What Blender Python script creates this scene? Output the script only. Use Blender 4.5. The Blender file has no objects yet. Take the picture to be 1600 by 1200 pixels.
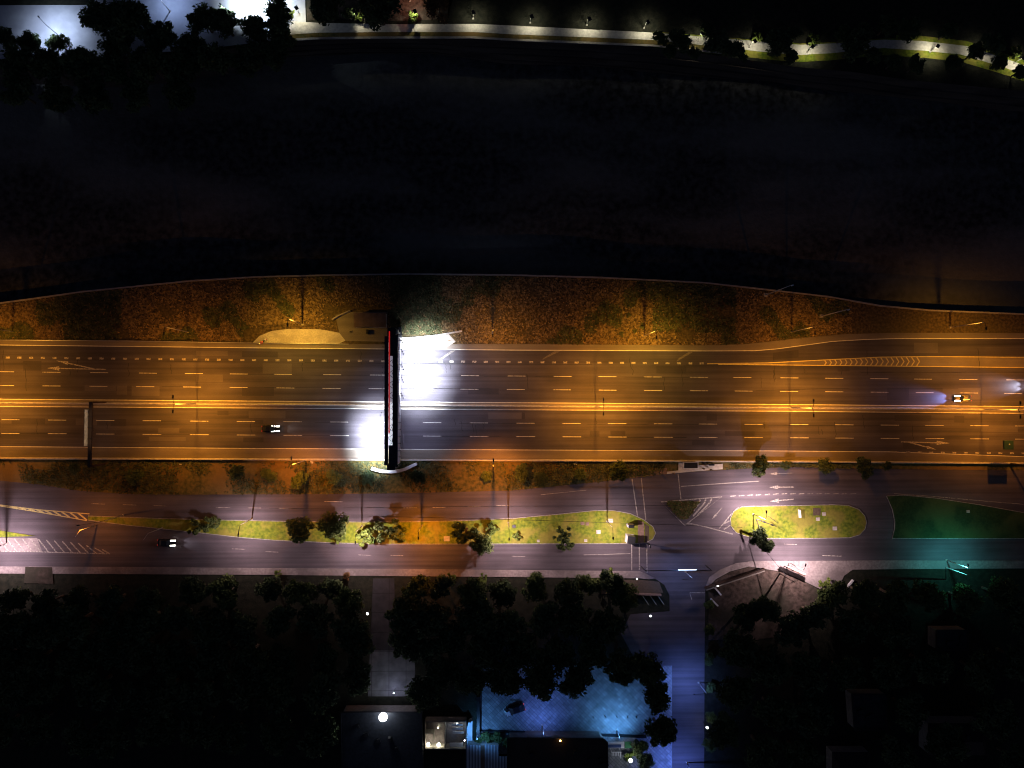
import bpy, bmesh, math, random
import numpy as np
from mathutils import Vector, Matrix
random.seed(7); RNG = np.random.default_rng(11)
R = math.radians
sc = bpy.context.scene
COL = sc.collection

# ------------------------------------------------------------------ camera
F, H = 1218.0, 203.0                     # focal length in photo pixels, flying height in metres
cam = bpy.data.cameras.new('camera'); camo = bpy.data.objects.new('camera', cam); COL.objects.link(camo)
nad = Vector((-32, -24, -F)).normalized()            # straight down, seen in the camera's own axes
ROT = nad.rotation_difference(Vector((0, 0, -1))).to_matrix()
camo.matrix_world = Matrix.Translation((0, 0, H)) @ ROT.to_4x4()
cam.sensor_width = 36; cam.lens = 36 * F / 1600; cam.clip_start = 1; cam.clip_end = 6000
sc.camera = camo

# ------------------------------------------------------------------ night sky
w = bpy.data.worlds.new("World"); sc.world = w; w.use_nodes = True
nt = w.node_tree; bg = nt.nodes['Background']
sky = nt.nodes.new('ShaderNodeTexSky'); sky.sky_type = 'NISHITA'; sky.sun_disc = False
sky.sun_elevation = R(-3); sky.sun_rotation = R(200); sky.altitude = 600
tint = nt.nodes.new('ShaderNodeMix'); tint.data_type = 'RGBA'; tint.blend_type = 'MULTIPLY'; tint.inputs[0].default_value = 1
nt.links.new(sky.outputs[0], tint.inputs[6]); tint.inputs[7].default_value = (.85, .98, 1.45, 1)      # city night air, deep blue
nt.links.new(tint.outputs[2], bg.inputs[0]); bg.inputs[1].default_value = 0.42
sc.view_settings.view_transform = 'Standard'; sc.view_settings.look = 'None'
sc.view_settings.exposure = 0.0; sc.view_settings.gamma = 1.0
sc.render.engine = 'CYCLES'
cy = sc.cycles
cy.use_denoising = True
try: cy.denoiser = 'OPENIMAGEDENOISE'
except Exception: pass
cy.max_bounces = 4; cy.diffuse_bounces = 2; cy.glossy_bounces = 2; cy.transmission_bounces = 2
cy.sample_clamp_indirect = 4; cy.caustics_reflective = False; cy.caustics_refractive = False
cy.filter_width = 1.1; cy.use_light_tree = True; cy.use_adaptive_sampling = True; cy.adaptive_threshold = 0.01

# ------------------------------------------------------------------ helpers
def P(px, py, h=0.0):
    """where the sight line through photo pixel (px, py) meets the level h"""
    d = ROT @ Vector((px - 800, -(py - 600), -F))
    t = (h - H) / d.z
    return Vector((d.x * t, d.y * t, h))
def PL(pts, h=0.0): return [P(x, y, h) for x, y in pts]
def lerp(a, b, t): return a + (b - a) * t
def interp(pts, x):
    for (x0, y0), (x1, y1) in zip(pts, pts[1:]):
        if x <= x1: break
    return y0 + (y1 - y0) * (x - x0) / (x1 - x0)

MATS = {}
def mat(name, c1, c2=None, scale=1.0, rough=0.9, bump=0.0, detail=6, stretch=(1, 1, 1), c3=None, scale3=0.05, f3=0.5,
        emit=None, estr=0, metal=0.0, contrast=(0.35, 0.65), bscale=None, spec=0.3, st3=(1, 1, 1)):
    m = bpy.data.materials.new(name); m.use_nodes = True; MATS[name] = m
    n = m.node_tree.nodes; l = m.node_tree.links; b = n['Principled BSDF']
    b.inputs['Roughness'].default_value = rough; b.inputs['Metallic'].default_value = metal
    b.inputs['Specular IOR Level'].default_value = spec
    b.inputs['Base Color'].default_value = (*c1, 1)
    if c2:
        tc = n.new('ShaderNodeTexCoord'); mp = n.new('ShaderNodeMapping'); mp.inputs['Scale'].default_value = stretch
        l.new(tc.outputs['Object'], mp.inputs['Vector'])
        no = n.new('ShaderNodeTexNoise'); no.inputs['Scale'].default_value = scale; no.inputs['Detail'].default_value = detail
        l.new(mp.outputs[0], no.inputs['Vector'])
        cr = n.new('ShaderNodeValToRGB'); e = cr.color_ramp.elements
        e[0].position, e[1].position = contrast; e[0].color = (*c1, 1); e[1].color = (*c2, 1)
        l.new(no.outputs[0], cr.inputs[0]); out = cr.outputs[0]
        if c3:
            n3 = n.new('ShaderNodeTexNoise'); n3.inputs['Scale'].default_value = scale3; n3.inputs['Detail'].default_value = 4
            m3 = n.new('ShaderNodeMapping'); m3.inputs['Scale'].default_value = st3; l.new(tc.outputs['Object'], m3.inputs['Vector']); l.new(m3.outputs[0], n3.inputs['Vector'])
            r3 = n.new('ShaderNodeValToRGB'); r3.color_ramp.elements[0].position = .45; r3.color_ramp.elements[1].position = .6
            l.new(n3.outputs[0], r3.inputs[0])
            mu = n.new('ShaderNodeMath'); mu.operation = 'MULTIPLY'; mu.inputs[1].default_value = f3; l.new(r3.outputs[0], mu.inputs[0])
            mx = n.new('ShaderNodeMix'); mx.data_type = 'RGBA'; l.new(mu.outputs[0], mx.inputs[0])
            l.new(out, mx.inputs[6]); mx.inputs[7].default_value = (*c3, 1); out = mx.outputs[2]
        l.new(out, b.inputs['Base Color'])
        if bump:
            nb = n.new('ShaderNodeTexNoise'); nb.inputs['Scale'].default_value = bscale or scale * 2; nb.inputs['Detail'].default_value = 4
            l.new(tc.outputs['Object'], nb.inputs['Vector'])
            bp = n.new('ShaderNodeBump'); bp.inputs['Distance'].default_value = bump; bp.inputs['Strength'].default_value = 1
            l.new(nb.outputs[0], bp.inputs['Height']); l.new(bp.outputs[0], b.inputs['Normal'])
    if emit:
        b.inputs['Emission Color'].default_value = (*emit, 1); b.inputs['Emission Strength'].default_value = estr
    return m

def asphalt(name, base, streak):
    """asphalt: grain, long tyre-wear streaks along the road and repair patches"""
    m = bpy.data.materials.new(name); m.use_nodes = True; MATS[name] = m
    n = m.node_tree.nodes; l = m.node_tree.links; b = n['Principled BSDF']
    b.inputs['Roughness'].default_value = .85; b.inputs['Specular IOR Level'].default_value = .35
    tc = n.new('ShaderNodeTexCoord')
    def noise(sc_, st, det=5):
        mp = n.new('ShaderNodeMapping'); mp.inputs['Scale'].default_value = st; l.new(tc.outputs['Object'], mp.inputs['Vector'])
        q = n.new('ShaderNodeTexNoise'); q.inputs['Scale'].default_value = sc_; q.inputs['Detail'].default_value = det
        l.new(mp.outputs[0], q.inputs['Vector']); return q.outputs[0]
    def ramp(s, a, c, lo, hi):
        r = n.new('ShaderNodeMapRange'); r.inputs[1].default_value = lo; r.inputs[2].default_value = hi
        r.inputs[3].default_value = a; r.inputs[4].default_value = c; l.new(s, r.inputs[0]); return r.outputs[0]
    def mul(a, c):
        q = n.new('ShaderNodeMath'); q.operation = 'MULTIPLY'; l.new(a, q.inputs[0]); l.new(c, q.inputs[1]); return q.outputs[0]
    f = mul(ramp(noise(9, (1, 1, 1)), .72, 1.28, .3, .7), ramp(noise(1, (.02, .9, 1)), 1 - streak, 1 + streak, .3, .7))
    f = mul(f, ramp(noise(.09, (1, 1.6, 1), 6), .8, 1.2, .35, .65))
    mx = n.new('ShaderNodeVectorMath'); mx.operation = 'SCALE'; mx.inputs[0].default_value = base; l.new(f, mx.inputs['Scale'])
    l.new(mx.outputs[0], b.inputs['Base Color'])
    bp = n.new('ShaderNodeBump'); bp.inputs['Distance'].default_value = .02; l.new(noise(6, (1, 1, 1)), bp.inputs['Height'])
    l.new(bp.outputs[0], b.inputs['Normal'])
    return m

def paint(name, c, under, wear=.5):
    """road paint worn through to the asphalt"""
    m = mat(name, under, c, scale=3.5, rough=.7, contrast=(wear - .14, wear + .02), detail=8)
    return m

asphalt('asphalt', (.052, .046, .056), .34)
asphalt('old_asphalt', (.080, .068, .080), .30)
asphalt('shoulder_asphalt', (.135, .115, .095), .12)
mat('concrete', (.30, .28, .25), (.42, .39, .35), 2.5, .9, .01, c3=(.22, .20, .18), scale3=.3, f3=.6)
mat('barrier_concrete', (.33, .31, .28), (.50, .47, .42), 1.6, .85, .01)
mat('kerb', (.18, .17, .16), (.36, .34, .32), 3, .85)
mat('paving', (.20, .17, .17), (.29, .25, .25), 1.8, .9, .01, c3=(.13, .11, .11), scale3=.15, f3=.7)
mat('red_paving', (.15, .10, .08), (.24, .165, .13), 2.5, .9, .01)
mat('path', (.42, .40, .35), (.56, .53, .47), 1.4, .9, .01)
mat('plaza', (.34, .36, .40), (.44, .46, .50), .35, .9, .01, c3=(.25, .26, .30), scale3=.08, f3=.7)
mat('grass', (.075, .115, .010), (.19, .225, .020), 1.3, 1, .06, c3=(.25, .20, .045), scale3=.24, f3=.6, bscale=9)
mat('lawn', (.013, .038, .012), (.026, .056, .018), 2.0, 1, .05, c3=(.075, .10, .03), scale3=.12, f3=.6, bscale=9)
mat('dry_grass', (.055, .055, .016), (.14, .105, .030), 1.1, 1, .10, c3=(.17, .105, .035), scale3=.07, f3=.8, bscale=5)
mat('scrub_soil', (.028, .019, .009), (.12, .082, .037), 1.6, 1, .15, c3=(.060, .050, .022), scale3=.05, f3=.7, bscale=3)
mat('gravel_bed', (.012, .012, .012), (.062, .062, .060), .6, 1, .20, c3=(.125, .125, .11), scale3=.045, f3=.7, st3=(.35, 1, 1), bscale=1.2)
mat('bank', (.030, .024, .022), (.070, .058, .048), .5, 1, .12, stretch=(.15, 1, 1))
mat('soil', (.008, .010, .006), (.022, .022, .014), .8, 1, .1, bscale=3)
mat('tuft', (.10, .066, .028), (.31, .215, .105), 1.3, 1)
mat('tuft_green', (.040, .048, .020), (.11, .115, .05), .6, 1)
mat('tuft_lawn', (.12, .15, .025), (.22, .23, .04), .6, 1)
mat('leaf', (.045, .075, .020), (.110, .140, .040), 1.2, .8, contrast=(.3, .7))
mat('leaf_bright', (.060, .095, .014), (.13, .17, .030), 1.2, .8, contrast=(.3, .7))
mat('leaf_dark', (.032, .052, .022), (.080, .110, .040), 1.2, .8)
mat('leaf_red', (.09, .045, .018), (.20, .10, .03), 1.2, .8)
mat('bark', (.06, .045, .032), (.12, .09, .065), 6, .95, .02)
mat('white_paint', (.80, .80, .76))
paint('lane_paint', (.58, .56, .52), (.12, .11, .10), .47)
paint('faint_paint', (.13, .115, .105), (.06, .055, .055), .5)
paint('worn_paint', (.36, .33, .30), (.08, .075, .07), .52)
mat('yellow_paint', (.42, .36, .14), (.62, .52, .20), 3, .7)
mat('edge_paint', (.50, .48, .42), (.68, .66, .60), 2, .7)
mat('dark_steel', (.018, .019, .022), rough=.5, metal=.3)
mat('steel', (.30, .30, .31), (.42, .42, .43), 4, .45, metal=.6)
mat('pole_steel', (.40, .39, .37), (.52, .50, .48), 3, .6)
mat('brown_steel', (.050, .030, .022), rough=.6)
mat('black', (.008, .008, .010), rough=.5)
mat('billboard_black', (.010, .012, .018), (.020, .024, .034), 1.5, .6)
mat('red_trim', (.55, .015, .015), (.70, .03, .03), 1, .6, emit=(1, .03, .03), estr=.38)
mat('glow_deck', (.6, .62, .68), (.8, .8, .85), 1.2, .6, emit=(.80, .86, 1), estr=.80)  # deck glows by itself, the light on it put into emission
mat('dim_glow_deck', (.6, .62, .68), (.8, .8, .85), 1.2, .6, emit=(.70, .78, 1), estr=.22)  # weaker glow for the dimmer north half of the same deck
mat('poster', (.62, .63, .66), (.75, .75, .78), .4, .6)
mat('sign_back', (.42, .38, .33), (.60, .54, .46), 1.2, .55)
mat('green_sign', (.006, .020, .020), (.010, .030, .028), 1, .5)
mat('tile_roof', (.018, .013, .011), (.034, .025, .021), 3, .8, .02)
mat('bare_soil', (.030, .022, .018), (.085, .062, .052), 1.0, 1, .06, c3=(.030, .028, .020), scale3=.12, f3=.9, bscale=4)
mat('grey_roof', (.012, .012, .014), (.028, .028, .032), .7, .8, .01)
mat('brown_roof', (.095, .062, .048), (.14, .095, .075), .8, .9, .01)
mat('wall_render', (.22, .20, .18), (.30, .27, .24), 1, .9)
mat('glass', (.02, .025, .03), rough=.08, spec=.8)
mat('rubber', (.012, .012, .012), rough=.8)
mat('skin', (.42, .27, .19), rough=.6)
mat('hair', (.02, .014, .010), rough=.7)
mat('cloth_dark', (.020, .022, .030), rough=.9)
mat('cloth_red', (.75, .13, .09), rough=.8)
mat('blue_paint', (.05, .10, .28), rough=.6)
mat('green_canvas', (.03, .16, .07), rough=.8)
mat('car_dark', (.010, .011, .014), rough=.25, spec=.6)
mat('car_grey', (.045, .040, .040), rough=.3, spec=.6)
mat('headlamp', (.9, .9, .9), emit=(1, .93, .80), estr=22)
mat('headlamp_blue', (.9, .9, .9), emit=(.95, .93, 1), estr=22)
mat('turn_lamp', (.9, .6, .1), emit=(1, .62, .12), estr=1.6)
mat('tail_lamp', (.5, .02, .02), emit=(1, .05, .03), estr=1.5)
mat('bulb_white', (1, 1, 1), emit=(.92, .96, 1), estr=25)
mat('bulb_warm', (1, 1, 1), emit=(1, .95, .72), estr=18)
mat('bulb_sodium', (1, 1, 1), emit=(1, .55, .15), estr=18)
mat('reflection_strip', (1, 1, 1), emit=(.65, .78, 1), estr=3)  # emission stands in for a reflection on the beam
# corrugated sheet: ribs that run down the slope
def ribbed(name, c1, c2, scale):
    m = mat(name, c1, rough=.6); n = m.node_tree.nodes; l = m.node_tree.links; b = n['Principled BSDF']
    tc = n.new('ShaderNodeTexCoord'); wv = n.new('ShaderNodeTexWave'); wv.inputs['Scale'].default_value = scale
    wv.inputs['Distortion'].default_value = .15
    l.new(tc.outputs['Object'], wv.inputs['Vector']); cr = n.new('ShaderNodeValToRGB')
    cr.color_ramp.elements[0].color = (*c1, 1); cr.color_ramp.elements[1].color = (*c2, 1)
    cr.color_ramp.elements[0].position = .25; cr.color_ramp.elements[1].position = .6
    l.new(wv.outputs[0], cr.inputs[0]); l.new(cr.outputs[0], b.inputs['Base Color'])
    return m
ribbed('ribbed_roof', (.10, .12, .15), (.34, .37, .42), .42)
# diamond slab paving of the car park, straight joints of the driveway
def slabs(name, c1, c2, wid, hei, rot=0, mk=.3):
    m = mat(name, c1, rough=.85); n = m.node_tree.nodes; l = m.node_tree.links; b = n['Principled BSDF']
    tc = n.new('ShaderNodeTexCoord'); mp = n.new('ShaderNodeMapping'); mp.inputs['Rotation'].default_value = (0, 0, rot)
    br = n.new('ShaderNodeTexBrick'); br.offset = 0; br.inputs['Scale'].default_value = 1
    br.inputs['Brick Width'].default_value = wid; br.inputs['Row Height'].default_value = hei
    br.inputs['Mortar Size'].default_value = .06; br.inputs['Color1'].default_value = (*c1, 1); br.inputs['Color2'].default_value = (*c2, 1)
    br.inputs['Mortar'].default_value = (c1[0] * mk, c1[1] * mk, c1[2] * mk, 1)
    l.new(tc.outputs['Object'], mp.inputs[0]); l.new(mp.outputs[0], br.inputs[0])
    no = n.new('ShaderNodeTexNoise'); no.inputs['Scale'].default_value = .5; no.inputs['Detail'].default_value = 7; l.new(tc.outputs['Object'], no.inputs[0])
    mr = n.new('ShaderNodeMapRange'); mr.inputs[1].default_value = .3; mr.inputs[2].default_value = .7; mr.inputs[3].default_value = .65; mr.inputs[4].default_value = 1.25
    l.new(no.outputs[0], mr.inputs[0]); sc_ = n.new('ShaderNodeVectorMath'); sc_.operation = 'SCALE'
    l.new(br.outputs[0], sc_.inputs[0]); l.new(mr.outputs[0], sc_.inputs['Scale']); l.new(sc_.outputs[0], b.inputs['Base Color'])
    return m
slabs('lot_paving', (.18, .19, .21), (.27, .28, .30), 1.3, .65, R(45), .72)
slabs('shaded_paving', (.028, .028, .034), (.036, .036, .044), 4.4, 5.0)  # darker copy of the drive paving, shade painted into its colour
slabs('drive_paving', (.10, .10, .115), (.13, .13, .145), 4.4, 5.0)

class MB:
    """collects shapes and links them as ONE mesh object"""
    def __init__(s): s.v = []; s.f = []
    def add(s, vs, fs):
        o = len(s.v); s.v += [tuple(v) for v in vs]; s.f += [tuple(i + o for i in f) for f in fs]; return s
    def box(s, c, d, rz=0.0, taper=1.0, M=None):
        c = Vector(c); x, y, z = d[0] / 2, d[1] / 2, d[2] / 2; cs, sn = math.cos(rz), math.sin(rz); vs = []
        for dz, k in ((-z, 1), (z, taper)):
            for dx, dy in ((-x, -y), (x, -y), (x, y), (-x, y)):
                p = Vector(((dx * cs - dy * sn) * k, (dx * sn + dy * cs) * k, dz))
                vs.append(c + (M @ p if M else p))
        return s.add(vs, [(3, 2, 1, 0), (4, 5, 6, 7), (0, 1, 5, 4), (1, 2, 6, 5), (2, 3, 7, 6), (3, 0, 4, 7)])
    def tube(s, a, b, r0, r1=None, n=8):
        a, b = Vector(a), Vector(b); r1 = r0 if r1 is None else r1; d = (b - a).normalized()
        u = d.orthogonal().normalized(); v = d.cross(u); vs = []
        for p, r in ((a, r0), (b, r1)):
            for i in range(n):
                t = 2 * math.pi * i / n; vs.append(p + (u * math.cos(t) + v * math.sin(t)) * r)
        return s.add(vs, [(i, (i + 1) % n, n + (i + 1) % n, n + i) for i in range(n)] + [tuple(range(n - 1, -1, -1)), tuple(range(n, 2 * n))])
    def path(s, pts, r, n=8):
        for a, b, i in zip(pts, pts[1:], range(99)):
            ra, rb = (r[i], r[i + 1]) if isinstance(r, (list, tuple)) else (r, r); s.tube(a, b, ra, rb, n)
        return s
    def ball(s, c, r, nu=10, nv=6, sq=(1, 1, 1)):
        c = Vector(c); vs = [c + Vector((0, 0, r * sq[2]))]
        for j in range(1, nv):
            ph = math.pi * j / nv
            for i in range(nu):
                t = 2 * math.pi * i / nu
                vs.append(c + Vector((r * sq[0] * math.sin(ph) * math.cos(t), r * sq[1] * math.sin(ph) * math.sin(t), r * sq[2] * math.cos(ph))))
        vs.append(c - Vector((0, 0, r * sq[2]))); fs = [(0, 1 + i, 1 + (i + 1) % nu) for i in range(nu)]
        for j in range(nv - 2):
            for i in range(nu):
                a = 1 + j * nu + i; b = 1 + j * nu + (i + 1) % nu; fs.append((a, a + nu, b + nu, b))
        L = len(vs) - 1; k = 1 + (nv - 2) * nu; fs += [(L, k + (i + 1) % nu, k + i) for i in range(nu)]
        return s.add(vs, fs)
    def slab(s, pts, z0, z1):
        """flat plate with real edges: pts are world points, z0 bottom, z1 top"""
        n = len(pts); a = sum(pts[i].x * pts[(i + 1) % n].y - pts[(i + 1) % n].x * pts[i].y for i in range(n))
        if a < 0: pts = pts[::-1]
        vs = [(p.x, p.y, z0) for p in pts] + [(p.x, p.y, z1) for p in pts]
        fs = [tuple(range(n, 2 * n))]
        if z1 - z0 > .02: fs += [(i, (i + 1) % n, n + (i + 1) % n, n + i) for i in range(n)]
        return s.add(vs, fs)
    def ribbon(s, pts, wd, z0, z1, closed=False, top=1.0):
        """kerb, line or wall that follows a polyline"""
        n = len(pts); L, Rr = [], []
        for i in range(n):
            a = pts[i - 1] if (i or closed) else pts[i]; b = pts[(i + 1) % n] if (i < n - 1 or closed) else pts[i]
            d = (b - a).to_2d().normalized(); nn = Vector((-d.y, d.x))
            L.append(nn)
        vs = []
        for p, nn in zip(pts, L):
            for sgn, z, k in ((1, z0, 1), (1, z1, top), (-1, z1, top), (-1, z0, 1)):
                vs.append((p.x + nn.x * wd / 2 * sgn * k, p.y + nn.y * wd / 2 * sgn * k, z))
        fs = []
        for i in range(n if closed else n - 1):
            a, b = 4 * i, 4 * ((i + 1) % n); fs.append((a + 2, b + 2, b + 1, a + 1))
            if z1 - z0 > .02: fs += [(a + 1, b + 1, b, a), (a + 3, b + 3, b + 2, a + 2)]
        if not closed and z1 - z0 > .02: fs += [(0, 1, 2, 3), tuple(4 * (n - 1) + k for k in (3, 2, 1, 0))]
        return s.add(vs, fs)
    def build(s, name, m, parent=None, smooth=False, loc=None):
        me = bpy.data.meshes.new(name); me.from_pydata(s.v, [], s.f)
        me.materials.append(MATS[m] if isinstance(m, str) else m)
        if smooth: me.polygons.foreach_set('use_smooth', [True] * len(me.polygons))
        me.update(); o = bpy.data.objects.new(name, me); COL.objects.link(o)
        if parent: o.parent = parent
        if loc is not None: o.location = loc
        return o

def tag(o, label=None, cat=None, group=None, kind=None):
    for k, v in (('label', label), ('category', cat), ('group', group), ('kind', kind)):
        if v: o[k] = v
    return o
def thing(name, loc, label, cat, group=None, rz=0.0):
    o = bpy.data.objects.new(name, None); COL.objects.link(o); o.location = loc; o.rotation_euler.z = rz
    o.empty_display_size = .3
    return tag(o, label, cat, group)
def struct(o): o['kind'] = 'structure'; return o
def copy_tree(o, parent=None):
    c = o.copy(); COL.objects.link(c); c.parent = parent
    for ch in o.children: copy_tree(ch, c)
    return c
def spot(name, loc, color, power, parent=None, size=150, blend=.5, radius=.15, aim=None):
    L = bpy.data.lights.new(name, 'SPOT'); L.color = color; L.energy = power; L.spot_size = R(size); L.spot_blend = blend
    L.shadow_soft_size = radius
    o = bpy.data.objects.new(name, L); COL.objects.link(o)
    if parent: o.parent = parent
    o.location = loc
    if aim is not None: o.rotation_euler = Vector(aim).to_track_quat('-Z', 'Y').to_euler()
    return o
SODIUM = (1.0, .30, .022); COOL = (1.0, .73, .74); WARM = (1.0, .93, .70); BLUE = (.16, .30, 1.0); ICE = (.80, .88, 1.0)

# ================================================================== THE GROUND
WALL = [(-700, 560), (-300, 512), (0, 474), (60, 466), (130, 456), (200, 449), (300, 439), (400, 433), (520, 430), (640, 428.5), (800, 430),
        (940, 434), (1100, 442), (1200, 453), (1295, 464), (1375, 478), (1450, 485), (1600, 491), (2000, 502), (2500, 515)]
BANK = [(-700, 60), (0, 95), (200, 92), (330, 80), (450, 64), (560, 60), (680, 61), (800, 64), (920, 69), (1020, 75), (1130, 88), (1240, 104), (1330, 112),
        (1420, 125), (1600, 142), (2500, 230)]
TOE = [(-700, 110), (0, 150), (200, 148), (330, 135), (450, 95), (560, 88), (680, 88), (800, 103), (920, 109), (1020, 118), (1130, 130), (1240, 143), (1330, 155),
       (1420, 168), (1600, 186), (2500, 280)]
ZR = -5.0
# river bed: one sheet out to the horizon, gently heaped where it is near
def heap(x, y):
    return (1.1 * math.sin(x * .021 + 1.3) * math.sin(y * .05 + x * .008) + .7 * math.sin(x * .06 + y * .11) * math.sin(y * .043 - 1) + .4 * math.sin(x * .13 - y * .09))
gx = [-3000, -900, -400] + [-200 + 4 * i for i in range(101)] + [400, 900, 3000]
gy = [-3000, -900, -300, -100] + [-20 + 3 * i for i in range(54)] + [260, 600, 3000]
m = MB(); vs = []
for y in gy:
    for x in gx: vs.append((x, y, ZR + (heap(x, y) if -200 < x < 200 and -20 < y < 139 else 0) * .7))
nx = len(gx); m.add(vs, [(j * nx + i, j * nx + i + 1, (j + 1) * nx + i + 1, (j + 1) * nx + i) for j in range(len(gy) - 1) for i in range(nx - 1)])
struct(m.build('ground', 'gravel_bed', smooth=True))
# south side platform and north side platform (each with the far field attached)
wl = PL(WALL)
far = [Vector((3000, wl[-1].y, 0)), Vector((3000, -3000, 0)), Vector((-3000, -3000, 0)), Vector((-3000, wl[0].y, 0))]
struct(MB().slab(wl + far, -.06, -.05).build('south_terrain', 'soil'))
bk = PL(BANK)
struct(MB().slab(bk + [Vector((3000, bk[-1].y, 0)), Vector((3000, 3000, 0)), Vector((-3000, 3000, 0)), Vector((-3000, bk[0].y, 0))], -.06, -.05).build('north_terrain', 'soil'))
m = MB(); a = bk; b = [P(x, y, ZR - 1.6) for x, y in TOE]
m.add([(p.x, p.y, -.05) for p in a] + [(p.x, p.y, ZR - 1.6) for p in b], [(i, len(a) + i, len(a) + i + 1, i + 1) for i in range(len(a) - 1)])
struct(m.build('river_bank', 'bank'))
# terrace steps along the foot of the bank (the faint long lines there)
m = MB()
for k in (.3, .55, .8):
    m.ribbon([Vector((lerp(p.x, q.x, k), lerp(p.y, q.y, k), 0)) for p, q in zip(a, b)][3:], .5, lerp(-.05, ZR - 1.6, k) - .3, lerp(-.05, ZR - 1.6, k) + .35)
struct(m.build('bank_terrace', 'bank'))
o = MB().ribbon(wl, .35, ZR - 2.2, .5).build('retaining_wall', 'wall_render')
tag(o, 'long low concrete wall between the dry highway verge and the dark river bed', 'wall')
# scrubby verge between wall and highway
EDGE = [(-300, 528), (0, 530.5), (200, 532), (400, 535.5), (600, 538), (800, 537.5), (1000, 539), (1100, 539.5), (1160, 538), (1200, 534), (1260, 527),
        (1320, 522), (1400, 520), (1500, 520), (1600, 520.5), (2000, 522)]
vg = [(x, y + 1) for x, y in WALL[1:19]]
struct(MB().slab(PL(vg + EDGE[::-1]), -.04, -.035).build('scrub_verge', 'scrub_soil'))

# ================================================================== HIGHWAY
ETOP = [(-300, 535.5), (0, 539), (400, 543.5), (800, 547), (1100, 548.3), (1180, 548), (1215, 545), (1260, 539), (1300, 533.5), (1350, 530.5), (1400, 529), (1600, 529), (2000, 531)]
MEDU = [(-300, 621.3), (0, 623.7), (400, 626.7), (800, 629.2), (1200, 631.8), (1600, 635.2), (2000, 638.5)]
MEDL = [(-300, 632.8), (0, 635), (400, 637.5), (800, 640.2), (1200, 642.4), (1600, 645.8), (2000, 649)]
SHL = [(-300, 695), (0, 697.8), (400, 700.6), (800, 703), (1200, 704.5), (1390, 706), (1600, 713.5), (2000, 726)]
BAR = [(-300, 714), (0, 716), (400, 717.7), (800, 719.3), (1200, 720.7), (1600, 724), (2000, 727.5)]
struct(MB().slab(PL(EDGE) + PL([(2000, 729), (1600, 725.5), (1200, 722), (800, 720.7), (400, 719), (0, 717.4), (-300, 715.5)]), -.004, 0).build('shoulder', 'shoulder_asphalt'))
struct(MB().slab(PL(ETOP) + PL(MEDU)[::-1], 0, .004).build('westbound_road', 'asphalt'))
struct(MB().slab(PL(MEDL) + PL(SHL)[::-1], 0, .004).build('eastbound_road', 'asphalt'))
struct(MB().slab(PL([(1122, 568.6), (1200, 567), (1287, 562.5), (1375, 558), (1450, 557), (1600, 558.3), (2000, 561), (2000, 578), (1600, 574.3), (1375, 571.8), (1200, 570)]), .004, .008).build('gore_paving', 'shoulder_asphalt'))
def dashes(m, starts, ln, yp, wd=.13, z=.012):
    for x in starts:
        m.ribbon(PL([(x, interp(yp, x)), (x + ln, interp(yp, x + ln))]), wd, z, z + .004)
m = MB()
r1 = [-6, 66.5, 141, 217, 289, 359, 428, 505, 578, 650, 720.5, 793, 865, 935, 1006, 1078, 1146, 1219.5, 1289.5, 1360, 1428, 1499, 1572]
r2 = [-6, 66.5, 140, 213, 286, 359, 432, 504, 576, 648, 719.5, 792, 864, 935.5, 1006.5, 1078, 1148, 1219, 1289.5, 1360, 1431, 1500, 1569]
r3 = [2, 75, 150, 223, 297, 370, 443, 516, 589, 661, 734, 807, 879, 950, 1022, 1092, 1163, 1234.5, 1305, 1376, 1446, 1516, 1586]
Y1 = [(-50, 580.3), (0, 580.8), (370, 584.3), (519, 585.5), (800, 587.5), (1232, 590.4), (1510, 593), (1700, 594.6)]
Y2 = [(-50, 602), (0, 602.4), (375, 605.3), (480, 606.6), (820, 608.7), (1232, 611.5), (1510, 614), (1700, 615.6)]
Y3 = [(-50, 655.3), (0, 655.7), (380, 658.5), (530, 659.4), (820, 661.2), (1232, 663.2), (1510, 665), (1700, 666.3)]
Y4 = [(-50, 676.6), (0, 677), (380, 679.7), (530, 680.6), (820, 682.2), (1232, 684), (1510, 685.6), (1700, 686.8)]
dashes(m, r1, 28, Y1); dashes(m, r2, 28, Y2); dashes(m, r3, 28.5, Y3); dashes(m, r3, 29, Y4)
struct(m.build('lane_markings', 'lane_paint'))
m = MB(); YQ = [(0, 558.5), (386, 562.5), (587, 564), (803, 565.7), (1104, 567.9)]
x = 9.0
while x < 1106: dashes(m, [x], 6.2, YQ, .5); x += 18.33 if x < 600 else 17.75
for i in range(13): m.ribbon(PL([(1398 + 18 * i, 706.3 + i * .18), (1404 + 18 * i, 706.4 + i * .18)]), .4, .012, .016)
struct(m.build('merge_markings', 'worn_paint'))
m = MB()
for ln, z in ((ETOP, .012), (MEDU, .012), (MEDL, .012)): m.ribbon(PL(ln), .17, z, z + .004)
m.ribbon(PL(SHL), .14, .012, .016)
struct(m.build('edge_lines', 'edge_paint')); m = MB()
m.ribbon(PL([(1105, 568.4), (1200, 567), (1287, 562.5), (1375, 558), (1450, 557), (1600, 558.3), (2000, 561)]), .2, .012, .016)
m.ribbon(PL([(1122, 569.3), (1200, 570), (1375, 571.8), (1600, 574.3), (2000, 578)]), .2, .020, .024)
for i in range(19):
    x = 1291 + 8.1 * i; yt = interp([(1200, 567), (1287, 562.5), (1375, 558), (1450, 557)], x); yb = interp([(1200, 570), (1375, 571.8), (1600, 574.3)], x)
    ym = (yt + yb) / 2; s_ = (yb - yt) * .42
    m.ribbon(PL([(x - s_ * .7, yt + .8), (x, ym), (x - s_ * .7, yb - .8)]), .28, .012, .016)
struct(m.build('gore_markings', 'yellow_paint'))
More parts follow.
